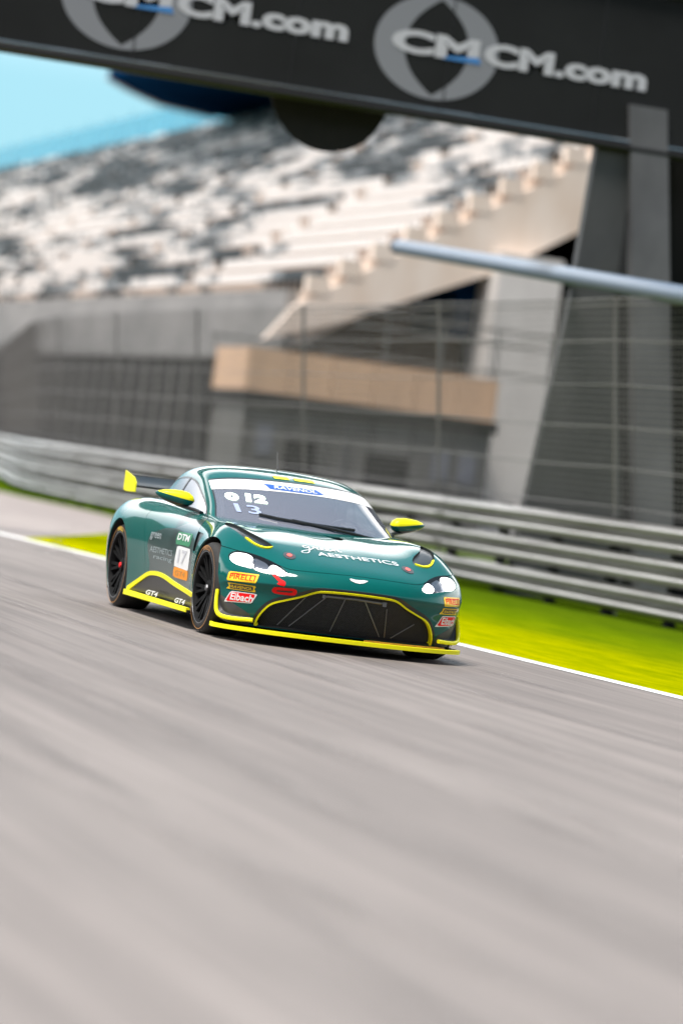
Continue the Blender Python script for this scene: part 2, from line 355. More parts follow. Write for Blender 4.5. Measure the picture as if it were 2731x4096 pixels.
GREEN = [
 [(1.06,0,.80),(1.03,.28,.80),(.95,.50,.79),(.84,.66,.78),(.73,.74,.77),(.64,.77,.76),(.58,.78,.75),(.52,.79,.73),(.48,.79,.70)],
 [(.95,0,.868),(.92,.28,.866),(.83,.51,.858),(.72,.655,.85),(.60,.732,.845),(.52,.748,.84),(.45,.765,.82),(.41,.775,.80),(.38,.79,.76)],
 [(.72,0,.995),(.69,.27,.988),(.61,.48,.972),(.52,.61,.955),(.41,.685,.948),(.34,.70,.94),(.26,.735,.88),(.21,.765,.83),(.18,.79,.77)],
 [(.46,0,1.105),(.43,.26,1.10),(.36,.465,1.085),(.27,.59,1.068),(.165,.665,1.052),(.085,.685,1.037),(0,.725,.95),(-.03,.755,.86),(-.04,.79,.77)],
 [(.22,0,1.185),(.20,.25,1.18),(.15,.44,1.172),(.08,.57,1.15),(-.03,.648,1.125),(-.11,.665,1.102),(-.2,.71,1.0),(-.24,.745,.89),(-.26,.79,.78)],
 [(-.02,0,1.240),(-.03,.25,1.237),(-.07,.44,1.224),(-.13,.57,1.198),(-.2,.64,1.163),(-.27,.66,1.135),(-.35,.70,1.03),(-.4,.735,.91),(-.42,.79,.79)],
 [(-.35,0,1.268),(-.36,.25,1.264),(-.38,.44,1.25),(-.42,.565,1.222),(-.46,.635,1.182),(-.5,.655,1.148),(-.56,.70,1.04),(-.6,.735,.92),(-.62,.79,.8)],
 [(-.7,0,1.255),(-.7,.24,1.251),(-.72,.43,1.236),(-.74,.55,1.208),(-.77,.62,1.166),(-.8,.64,1.132),(-.84,.68,1.035),(-.87,.725,.92),(-.89,.79,.81)],
 [(-1.05,0,1.205),(-1.05,.23,1.2),(-1.06,.40,1.185),(-1.08,.51,1.157),(-1.1,.58,1.12),(-1.12,.605,1.09),(-1.15,.65,1.01),(-1.17,.70,.92),(-1.19,.76,.82)],
 [(-1.4,0,1.09),(-1.4,.22,1.086),(-1.41,.36,1.073),(-1.42,.45,1.05),(-1.43,.51,1.02),(-1.45,.54,1.0),(-1.47,.58,.96),(-1.49,.65,.90),(-1.5,.7,.83)],
 [(-1.75,0,.995),(-1.75,.2,.992),(-1.76,.32,.982),(-1.77,.4,.968),(-1.78,.46,.95),(-1.79,.49,.94),(-1.8,.53,.915),(-1.81,.59,.88),(-1.82,.64,.84)],
 [(-2.1,0,.91),(-2.1,.18,.905),(-2.1,.28,.9),(-2.11,.36,.89),(-2.12,.42,.88),(-2.13,.45,.87),(-2.14,.48,.86),(-2.15,.54,.84),(-2.16,.58,.80)],
]

# ================================================================== the racing car
def rowpart(rows_lo, rows_hi, c_lo, c_hi, J, nu, nv, side=0):
    """grid faces between control rows and columns; columns counted from the centre line"""
    out = []; K0, K1 = round(rows_lo*nu), round(rows_hi*nu); W = (2*(J-1))*nv; c = (J-1)*nv
    for k in range(K0, K1):
        for j in range(W):
            a = abs(j+.5-c)/nv; sd = 1 if j+.5 > c else -1
            if c_lo <= a < c_hi and (side == 0 or sd == side): out.append((k*(W+1)+j, k*(W+1)+j+1, (k+1)*(W+1)+j+1, (k+1)*(W+1)+j))
    return out
class Frame:
    def __init__(s, o, u, v):
        s.o = np.array(o, float); s.u = np.array(u, float)/np.linalg.norm(u); s.v = np.array(v, float)/np.linalg.norm(v); s.n = np.cross(s.u, s.v)
    def uv(s, V): D = V-s.o; return D@s.u, D@s.v
    def near(s, sh, faces, depth=.35, lim=.15):
        N = np.array(sh.N); V = np.array(sh.V); out = []
        for f in faces:
            i = list(f)
            if N[i].mean(0)@s.n > lim and abs((V[i].mean(0)-s.o)@s.n) < depth: out.append(f)
        return out
def region(sh, faces, fr, fn, depth=.35, lim=.15):
    """-> inside faces, remaining faces; fn(U, V) negative inside"""
    near = fr.near(sh, faces, depth, lim); ns = set(near); rest = [f for f in faces if f not in ns]
    ins, out = sh.cut(near, lambda V: fn(*fr.uv(V)))
    return ins, rest+out
def poly(p): return lambda U, V: sdf_poly(p, U, V)
def band(line, w): return lambda U, V: dist_line(line, U, V)-w
def text2d(s, size=1., bold=0., shear=0., spacing=1.):
    cu = bpy.data.curves.new('t', 'FONT'); cu.body = s; cu.size = size; cu.offset = bold; cu.shear = shear; cu.space_character = spacing; cu.resolution_u = 3
    o = bpy.data.objects.new('t', cu); COL.objects.link(o); dg = bpy.context.evaluated_depsgraph_get(); me = o.evaluated_get(dg).to_mesh()
    V = np.array([v.co[:2] for v in me.vertices]); F = [tuple(p.vertices) for p in me.polygons]
    bpy.data.objects.remove(o); bpy.data.curves.remove(cu)
    bm = bmesh.new(); vs = [bm.verts.new((*v, 0)) for v in V]
    for f in F:
        try: bm.faces.new([vs[i] for i in f])
        except ValueError: pass
    bmesh.ops.remove_doubles(bm, verts=bm.verts[:], dist=1e-5*size)
    bmesh.ops.triangulate(bm, faces=bm.faces[:])
    bm.verts.index_update(); V = np.array([v.co[:2] for v in bm.verts]); F = [tuple(v.index for v in f.verts) for f in bm.faces]; bm.free()
    return V, F
def refine(V, F, step=.018):
    bm = bmesh.new(); vs = [bm.verts.new((*v, 0)) for v in V]
    for f in F:
        try: bm.faces.new([vs[i] for i in f])
        except ValueError: pass
    for _ in range(6):
        es = [e for e in bm.edges if e.calc_length() > step]
        if not es: break
        bmesh.ops.subdivide_edges(bm, edges=es, cuts=1); bmesh.ops.triangulate(bm, faces=bm.faces[:])
    bm.verts.index_update(); V = np.array([v.co[:2] for v in bm.verts]); F = [tuple(v.index for v in f.verts) for f in bm.faces]; bm.free(); return V, F
def fit2d(V, box):
    """stretches to (u0, v0, u1, v1)"""
    lo, hi = V.min(0), V.max(0); b = np.array(box); return (V-lo)/(hi-lo)*(b[2:]-b[:2])+b[:2]
def lay(name, V2, F, fr, bvh, m, parent, off=.004, bend=None, curve=0., start=.6):
    """lays a flat drawing on a shell by casting along the frame's normal"""
    V2, F = refine(V2, F)
    vs = []; ok = []
    for u, v in V2:
        if bend: u, v = bend(u, v)
        p = Vector(fr.o+fr.u*u+fr.v*v+fr.n*start); h = bvh.ray_cast(p, Vector(-fr.n))
        ok.append(h[0] is not None)
        if h[0] is None: vs.append(tuple(p)); continue
        nn = h[1] if h[1].dot(Vector(fr.n)) > 0 else -h[1]
        vs.append(tuple(h[0]+nn*off))
    fs = [f for f in F if all(ok[i] for i in f)]
    me = bpy.data.meshes.new(name); me.from_pydata(vs, [], fs); return link(name, me, m, parent)
def strokes(lines, w, n=5):
    """hand-drawn strokes as flat ribbons"""
    V = []; F = []
    for ln in lines:
        P = np.array(crom(ln, n, False)); T = np.gradient(P, axis=0); T /= np.linalg.norm(T, axis=1)[:, None]+1e-9
        Nn = np.stack([-T[:, 1], T[:, 0]], 1); b = len(V)
        for p, q in zip(P, Nn): V += [p+q*w, p-q*w]
        F += [(b+2*i, b+2*i+1, b+2*i+3, b+2*i+2) for i in range(len(P)-1)]
    return np.array(V), F

# ================================================================== the setting
def sheet(name, poly_, z, m, kind='structure'):
    me = bpy.data.meshes.new(name); me.from_pydata([(x, y, z) for x, y in poly_], [], [tuple(range(len(poly_)))])
    bm = bmesh.new(); bm.from_mesh(me); bmesh.ops.triangulate(bm, faces=bm.faces[:]); bmesh.ops.recalc_face_normals(bm, faces=bm.faces[:])
    if sum(f.normal.z for f in bm.faces) < 0: bmesh.ops.reverse_faces(bm, faces=bm.faces[:])
    bm.to_mesh(me); bm.free()
    o = link(name, me, m); return tag(o, kind=kind)
def asphalt(name, c1, c2, streak):
    m = bpy.data.materials.new(name); m.use_nodes = True; nt = m.node_tree; N = nt.nodes; L = nt.links; b = N['Principled BSDF']
    tc = N.new('ShaderNodeTexCoord')
    def noise(scale, det, rough=.6):
        mp = N.new('ShaderNodeMapping'); mp.inputs['Scale'].default_value = scale; no = N.new('ShaderNodeTexNoise'); no.inputs['Scale'].default_value = 1
        no.inputs['Detail'].default_value = det; no.inputs['Roughness'].default_value = rough
        mp.inputs['Rotation'].default_value = (0, 0, R(-1.5)); L.new(tc.outputs['Object'], mp.inputs[0]); L.new(mp.outputs[0], no.inputs['Vector']); return no.outputs['Fac']
    def ramp(f, a, b_, ca, cb):
        r = N.new('ShaderNodeValToRGB'); r.color_ramp.elements[0].position = a; r.color_ramp.elements[1].position = b_; r.color_ramp.elements[0].color = (*ca, 1); r.color_ramp.elements[1].color = (*cb, 1); L.new(f, r.inputs[0]); return r.outputs[0]
    def mul(a, b_, f=1):
        x = N.new('ShaderNodeMix'); x.data_type = 'RGBA'; x.blend_type = 'MULTIPLY'; x.inputs['Factor'].default_value = f; L.new(a, x.inputs['A']); L.new(b_, x.inputs['B']); return x.outputs['Result']
    base = ramp(noise((.10, .5, 1), 5), .35, .68, c1, c2)
    st = ramp(noise((.06, 3.2, 1), 6, .65), .40, .62, (streak,)*3, (1, 1, 1))
    st2 = ramp(noise((.30, 14, 1), 5, .65), .36, .62, (.74,)*3, (1.03, 1.03, 1.03))
    gr = ramp(noise((90, 90, 90), 3, .8), .30, .70, (.80,)*3, (1.12,)*3)
    L.new(mul(mul(mul(base, st), st2), gr, .6), b.inputs['Base Color']); b.inputs['Roughness'].default_value = .72; b.inputs['Specular IOR Level'].default_value = .35
    bp = N.new('ShaderNodeBump'); bp.inputs['Strength'].default_value = .3; bp.inputs['Distance'].default_value = .004; L.new(noise((120, 120, 120), 3), bp.inputs['Height']); L.new(bp.outputs[0], b.inputs['Normal'])
    return m
def mown(m):
    """verge colour: a worn yellow strip along the track, deeper green towards the rails, long uneven patches"""
    nt = m.node_tree; N = nt.nodes; L = nt.links; tc = N.new('ShaderNodeTexCoord'); sp = N.new('ShaderNodeSeparateXYZ'); L.new(tc.outputs['Object'], sp.inputs[0])
    mp = N.new('ShaderNodeMapping'); mp.inputs['Scale'].default_value = (.10, .55, 1); no = N.new('ShaderNodeTexNoise'); no.inputs['Scale'].default_value = 1; no.inputs['Detail'].default_value = 5
    L.new(tc.outputs['Object'], mp.inputs[0]); L.new(mp.outputs[0], no.inputs['Vector'])
    a = N.new('ShaderNodeMath'); a.operation = 'MULTIPLY_ADD'; a.inputs[1].default_value = 4.2; L.new(no.outputs['Fac'], a.inputs[0]); L.new(sp.outputs['Y'], a.inputs[2])
    r_ = N.new('ShaderNodeValToRGB'); q = N.new('ShaderNodeMath'); q.operation = 'MULTIPLY'; q.inputs[1].default_value = .1; L.new(a.outputs[0], q.inputs[0]); L.new(q.outputs[0], r_.inputs[0])
    for k, (p, col) in enumerate(((.36, (.37, .36, 0)), (.58, (.27, .29, 0)), (.76, (.12, .18, .002)), (1.0, (.065, .11, .004)))):
        el = r_.color_ramp.elements[k] if k < 2 else r_.color_ramp.elements.new(p); el.position = p; el.color = (*col, 1)
    m2 = N.new('ShaderNodeMapping'); m2.inputs['Scale'].default_value = (.9, 5, 1); n2 = N.new('ShaderNodeTexNoise'); n2.inputs['Scale'].default_value = 1; n2.inputs['Detail'].default_value = 8; n2.inputs['Roughness'].default_value = .7
    L.new(tc.outputs['Object'], m2.inputs[0]); L.new(m2.outputs[0], n2.inputs['Vector']); v2 = N.new('ShaderNodeValToRGB'); v2.color_ramp.elements[0].position = .35; v2.color_ramp.elements[1].position = .65
    v2.color_ramp.elements[0].color = (.62, .70, .5, 1); v2.color_ramp.elements[1].color = (1.06, 1.0, 1, 1); L.new(n2.outputs['Fac'], v2.inputs[0])
    x2 = N.new('ShaderNodeMix'); x2.data_type = 'RGBA'; x2.blend_type = 'MULTIPLY'; x2.inputs['Factor'].default_value = 1; L.new(r_.outputs[0], x2.inputs['A']); L.new(v2.outputs[0], x2.inputs['B'])
    L.new(x2.outputs['Result'], N['Principled BSDF'].inputs['Base Color'])
M['asphalt'] = asphalt('track_asphalt', (.195, .167, .155), (.26, .225, .209), .80)
M['runoff'] = asphalt('runoff_asphalt', (.30, .25, .235), (.34, .29, .27), .9)
M['paintline'] = mat('line_paint', (.75, .75, .74), .6, noise=((2, 12, 1), (.55, .54, .52), .45, .8))
M['turf'] = mat('turf', (.20, .22, .0), 1, bump=(14, .25, .03), spec=0)
mown(M['turf'])
M['dune'] = mat('dune_grass', (.04, .045, .03), .95, noise=((.08, .08, .08), (.075, .072, .055), .35, .65), spec=.1)
M['rail'] = mat('galvanised_rail', (.27, .26, .25), .33, .55, noise=((.5, 5, 9), (.12, .11, .10), .4, .7))
M['wire'] = mat('galvanised_wire', (.15, .145, .14), .5, .3)
M['concrete'] = mat('pale_concrete', (.84, .72, .63), .8, noise=((1.2, 1.2, .5), (.74, .59, .48), .35, .75))
M['beige'] = mat('tan_cladding', (.72, .46, .30), .7, noise=((1.1, 1.1, .3), (.55, .36, .24), .35, .7))
M['grey'] = mat('grey_cladding', (.10, .097, .095), .7, noise=((.9, .9, .4), (.16, .152, .148), .35, .7))
M['dgrey'] = mat('dark_cladding', (.014, .0143, .0148), .8, noise=((.7, .7, .3), (.030, .030, .031), .35, .7), spec=.08)
M['banner'] = mat('black_banner', (.012, .0125, .013), .65, noise=((.4, .8, .8), (.016, .017, .0175), .35, .7), spec=.2)
M['steeldk'] = mat('dark_steel', (.03, .028, .028), .3, .5)
M['post'] = mat('grey_post', (.10, .10, .107), .6, .1, noise=((1, 1, .6), (.16, .16, .17), .35, .7))
M['legm'] = mat('grey_steel_leg', (.055, .056, .058), .6, .1, noise=((1, 1, .6), (.09, .09, .093), .35, .7))
M['navy'] = mat('navy_panel', (.003, .02, .06), 1, noise=((.5, .5, .5), (.004, .035, .10), .35, .7), spec=0)
M['pipe'] = mat('blue_grey_pipe', (.13, .175, .24), .5, .0)
M['logo'] = mat('logo_white', (.50, .50, .54), .5)
M['logogrey'] = mat('logo_grey', (.22, .225, .25), .5)
M['logoblue'] = mat('logo_blue', (.05, .22, .55), .5)
M['seatw'] = mat('white_seat', (.66, .62, .595), .5)
M['seatg'] = mat('grey_seat', (.22, .23, .24), .5)
M['seatk'] = mat('black_seat', (.02, .024, .028), .5)
M['cyan'] = clear_glass('blue_screen_glass', (.03, .36, .55), .9)

M['blade'] = mat('grass_blade', (.2, .2, 0), 1, spec=0); mown(M['blade'])
def leafy(m):
    N = m.node_tree.nodes; L = m.node_tree.links; tl = N.new('ShaderNodeBsdfTranslucent'); mx = N.new('ShaderNodeMixShader'); src = N['Principled BSDF'].inputs['Base Color'].links[0].from_socket
    L.new(src, tl.inputs[0]); L.new(N['Principled BSDF'].outputs[0], mx.inputs[1]); L.new(tl.outputs[0], mx.inputs[2]); L.new(mx.outputs[0], N['Material Output'].inputs['Surface'])
leafy(M['blade'])
L0 = lambda x: 2.08+.036*x                     # inner edge of the white line
sheet('ground', [(-900, -900), (900, -900), (900, 900), (-900, 900)], -.02, 'dune')
sheet('track', [(-120, -16), (60, -16), (60, L0(60)), (-17, L0(-17)), (-120, L0(-120))], 0, 'asphalt')
sheet('white_line', [(-120, L0(-120)), (60, L0(60)), (60, L0(60)+.19), (-120, L0(-120)+.19)], .004, 'paintline')
BAR = crom([(40, 8.35), (10, 8.33), (-10, 8.3), (-25, 8.3), (-40, 8.45), (-52, 9.2), (-66, 11.6), (-82, 14.1), (-110, 15.2)], 8, False)
edge = crom([(-17.0, L0(-17)+.15), (-20.5, 3.0), (-25, 4.7), (-31, 6.6), (-38, 7.7), (-48, 7.95), (-56, 8.9), (-68, 11.1), (-84, 13.4), (-112, 14.6)], 6, False)
sheet('runoff', [(-17.0, L0(-17)+.15)]+list(edge)+[(-120, 14.6), (-120, L0(-120)+.15)], -.004, 'runoff')
sheet('verge', [(60, L0(60)+.15), (60, 16.5), (-120, 16.5), (-120, 14.6)]+list(edge)[::-1], -.006, 'turf')

def path_at(P, d):
    return P
def resample(P, step):
    P = np.array(P); s = np.r_[0, np.cumsum(np.linalg.norm(np.diff(P, axis=0), axis=1))]; n = int(s[-1]/step); t = np.linspace(0, s[-1], n+1)
    return np.stack([np.interp(t, s, P[:, 0]), np.interp(t, s, P[:, 1])], 1)

def make_barrier():
    t = empty('guardrail', (-20, 8.3, 0)); tag(t, 'galvanised steel crash barrier of three stacked rails along the grass verge', 'crash barrier')
    P = resample(BAR, 1.0)
    T = np.gradient(P, axis=0); T /= np.linalg.norm(T, axis=1)[:, None]; Nn = np.stack([T[:, 1], -T[:, 0]], 1); Nn *= np.where(Nn[:, 1] > 0, -1, 1)[:, None]  # towards the track
    prof = [(.0, 0), (.012, .008), (.08, .035), (.10, .06), (.10, .09), (.07, .118), (.0, .148), (-.004, .160), (.0, .172), (.07, .202), (.10, .23), (.10, .26), (.08, .285), (.012, .312), (0, .32)]
    for z0 in (.07, .465, .85):
        vs = []; fs = []; m = len(prof)
        for p, q in zip(P, Nn):
            for (a, b) in prof: vs.append((p[0]+q[0]*a+20, p[1]+q[1]*a-8.3, z0+b))
        for i in range(len(P)-1):
            for k in range(m-1): fs.append((i*m+k, i*m+k+1, (i+1)*m+k+1, (i+1)*m+k))
        mb = MB(); mb.add(vs, fs); rl = mb.build('rail', 'rail', t, smooth=60, fix=False)
        for i in range(60, len(P)-2, 4):
            if not -60 < P[i][0] < -4: continue
            v2 = []
            for f_ in (.0, .34):
                p = P[i]*(1-f_)+P[i+1]*f_; q = Nn[i]
                for (a_, b_) in prof: v2.append((p[0]+q[0]*(a_+.006)+20, p[1]+q[1]*(a_+.006)-8.3, z0+b_))
            sp_ = MB(); sp_.add(v2, [(k, k+1, m+k+1, m+k) for k in range(m-1)])
            for by in (.085, .235):
                for f_ in (.08, .26):
                    p = P[i]*(1-f_)+P[i+1]*f_; cx, cy = p[0]+20, p[1]-8.3+Nn[i][1]*.11; sp_.box((cx-.014, cy-.012, z0+by-.014), (cx+.014, cy+.012, z0+by+.014))
            sp_.build('splice', 'rail', rl, fix=False)
    Q = resample(BAR, 2.0)
    for x, y in Q:
        if -70 < x < -4:
            mb = MB(); mb.box((x-.06+20, y+.03-8.3, -.05), (x+.06+20, y+.15-8.3, 1.19)); mb.build('post', 'dgrey', t)
make_barrier()

def make_fence():
    t = empty('catch_fence', (-20, 8.75, 0)); tag(t, 'tall grey wire mesh catch fence leaning towards the track behind the crash barrier', 'fence')
    lean = .135; H = 3.9
    P = resample([(x, y+.42) for x, y in BAR], 1.7); P = P[(P[:, 0] < 6) & (P[:, 0] > -100)]
    o = (20, -8.75)
    def pt(p, z): return (p[0]+o[0], p[1]+o[1]-lean*z, z)
    for i, p in enumerate(P[::4]):
        mb = MB(); mb.tube([pt(p, -.02), pt(p, H)], .022, 8); mb.build('post', 'wire', t)
    for z in (1.32, 1.80, 2.30, 2.82, 3.36, 3.80, 3.88):
        mb = MB(); pts = []
        for k, p in enumerate(P):
            sag = -.025*math.sin(math.pi*(k % 4)/4) ; pts.append(pt(p, z+sag))
        mb.tube(pts, .0075, 5); mb.build('cable', 'wire', t)
    for b in range(0, len(P)-4, 4):
        seg = P[b:b+5]; mb = MB()
        for k in range(36):
            z = 1.0+k*.082; mb.tube([pt(p, z) for p in seg], .0048, 3, cap=False)
        L_ = resample(seg, .11)
        for p in L_: mb.tube([pt(p, 1.0), pt(p, 3.88)], .0040, 3, cap=False)
        mb.build('mesh_panel', 'wire', t, fix=False)
make_fence()

def make_gantry():
    t = empty('gantry', (-18, 4, 0)); tag(t, 'black overhead gantry across the track with round white logos and lettering', 'gantry')
    X, Y = 18, -4
    def box(mb, a, b): mb.box((a[0]+X, a[1]+Y, a[2]), (b[0]+X, b[1]+Y, b[2])); return mb
    o = box(MB(), (-18.5, -17, 6.16), (-18.0, 16, 8.12)).build('beam_panel', 'banner', t)
    for z0, z1, m in ((6.02, 6.14, 'steeldk'), (8.13, 8.22, 'steeldk')):
        mb = MB(); mb.tube([(.03, -21, (z0+z1)/2), (.03, 12, (z0+z1)/2)], (z1-z0)/2, 12); mb.build('edge_tube', m, t, smooth=True)
    mb = MB(); mb.tube([(.05, -21, 6.17), (.05, 12, 6.17)], .022, 8); mb.build('edge_tube', 'chrome', t, smooth=True)
    for k in range(15):
        box(MB(), (-17.999, -16.4+k*2.1, 6.2), (-17.994, -16.38+k*2.1, 8.1)).build('panel_seam', 'steeldk', o)
    for k in range(26):
        y_ = -16.9+k*1.1; mb = MB(); mb.tube([(-.55, y_-0+0, 8.22), (-.1, y_+.55, 8.75), (-.55, y_+1.1, 8.22)], .025, 6); mb.build('truss_web', 'steeldk', t)
    mb = MB(); mb.tube([(-.1, -21, 8.76), (-.1, 12, 8.76)], .035, 8); mb.build('truss_chord', 'steeldk', t)
    # pale post in front, leaning legs behind, dark tower to the right
    mb = MB(); mb.add([(.08, 5.28, 6.66), (.08, 5.82, 6.66), (.08, 6.85, 0), (.08, 6.31, 0), (-.12, 5.28, 6.66), (-.12, 5.82, 6.66), (-.12, 6.85, 0), (-.12, 6.31, 0)], [(0, 1, 2, 3), (7, 6, 5, 4), (0, 4, 5, 1), (1, 5, 6, 2), (2, 6, 7, 3), (3, 7, 4, 0)])
    mb.build('pale_post', 'post', t)
    mb = MB(); a = [(4.94, 6.05), (5.50, 6.05), (5.45, 4.0), (6.0, 1.1), (6.1, 0), (4.45, 0), (4.55, .95), (4.84, 3.9)]; mb.prism(a, -.20, -.05, 'x'); mb.build('leg', 'legm', t)
    mb = MB(); mb.prism([(5.28, 6.1), (5.55, 6.1), (5.95, 0), (5.65, 0)], -.72, -.61, 'x'); mb.build('leg', 'steeldk', t)
    # lettering
    def words(s, box_, m, off=.012, bold=.03, nm='lettering'):
        V2, F2 = text2d(s, 1, bold); V2 = fit2d(V2, (box_[0]+Y, box_[1], box_[2]+Y, box_[3]))
        me = bpy.data.meshes.new(nm); me.from_pydata([(off, u, v) for u, v in V2], [], F2); return link(nm, me, m, o)
    for dy in (0, -4.19, -8.38, 4.19):
        if dy > 0: continue
        words('CM', (5.90+dy, 6.86, 7.12+dy, 7.17), 'logo', .012, .05); words('CM.com', (7.19+dy, 6.86, 9.50+dy, 7.17), 'logo', .012, .05)
        MB().add([(.014, 6.62+dy+Y, 6.86), (.014, 7.16+dy+Y, 6.86), (.014, 7.12+dy+Y, 6.94), (.014, 6.70+dy+Y, 6.90)], [(0, 1, 2, 3)]).build('logo_wedge', 'logoblue', o, fix=False)
        # round mark: a disc with a lens-shaped gap
        cy, cz, r = 6.53+dy+Y, 6.985, .86; vs = []; fs = []; n = 64
        for k in range(n):
            q = 2*math.pi*k/n; c, s_ = math.cos(q), math.sin(q); vs.append((.006, cy+r*c, cz+r*s_*.79))
            # lens made of two arcs meeting at top and bottom
            h = .67*s_; wdt = .44*(1-(abs(s_))**2.2)**1.0; vs.append((.006, cy+(wdt if c > 0 else -wdt)-.0, cz+h*.94))
        for k in range(n): k2 = (k+1) % n; fs.append((2*k, 2*k2, 2*k2+1, 2*k+1))
        MB().add(vs, fs).build('round_logo', 'logogrey', o, fix=False)
    mb = MB(); mb.lathe([(-.62, 0), (-.62, .80), (-.54, .82), (-.54, 0)], 48, axis='x', c=(0, 5.33-4, 6.28)); d = mb.build('hanging_sign', 'matt', t)
    return t
make_gantry()
def make_tower():
    t = empty('timing_tower', (-19, 12, 0)); tag(t, 'dark clad tower behind the right end of the gantry', 'tower')
    a = -.135
    mb = MB(); mb.prism([(-.9, 0), (-2.0, 9.2), (4, 9.2), (4, 0)], -2.0, -.2, 'x'); w = mb.build('wall', 'dgrey', t)
    for k in range(14):
        y = -.85+k*.36; MB().prism([(y, 0), (y+.05, 0), (y+.05-1.1, 9.1), (y-1.1, 9.1)], -.195, -.15, 'x').build('cladding_rib', 'banner', w)
    mb = MB(); mb.box((-2.3, -3.3, 9.2), (.2, 4.2, 9.5)); mb.build('roof', 'navy', t)
make_tower()
def make_pipe():
    t = empty('pipe_boom', (-12.5, 8.6, 0)); tag(t, 'blue grey steel pipe boom reaching left above the catch fence', 'boom')
    a = Vector(PIPE[0])-t.location; b = Vector(PIPE[1])-t.location; d = (b-a).normalized()
    mb = MB(); mb.tube([a, b+d*4], .118, 20); p = mb.build('pipe', 'pipe', t, smooth=60)
    mb = MB(); mb.tube([a-d*.03, a+d*.05], .124, 20); mb.build('end_cap', 'dgrey', p, smooth=50)
    e = b+d*4; mb = MB(); mb.tube([(e.x, e.y, -.02), (e.x, e.y, e.z+.15)], .12, 16); mb.build('upright', 'pipe', t, smooth=60)
PIPE = ((-28.6, 9.71, 5.06), (-12.5, 8.17, 3.89))
make_pipe()

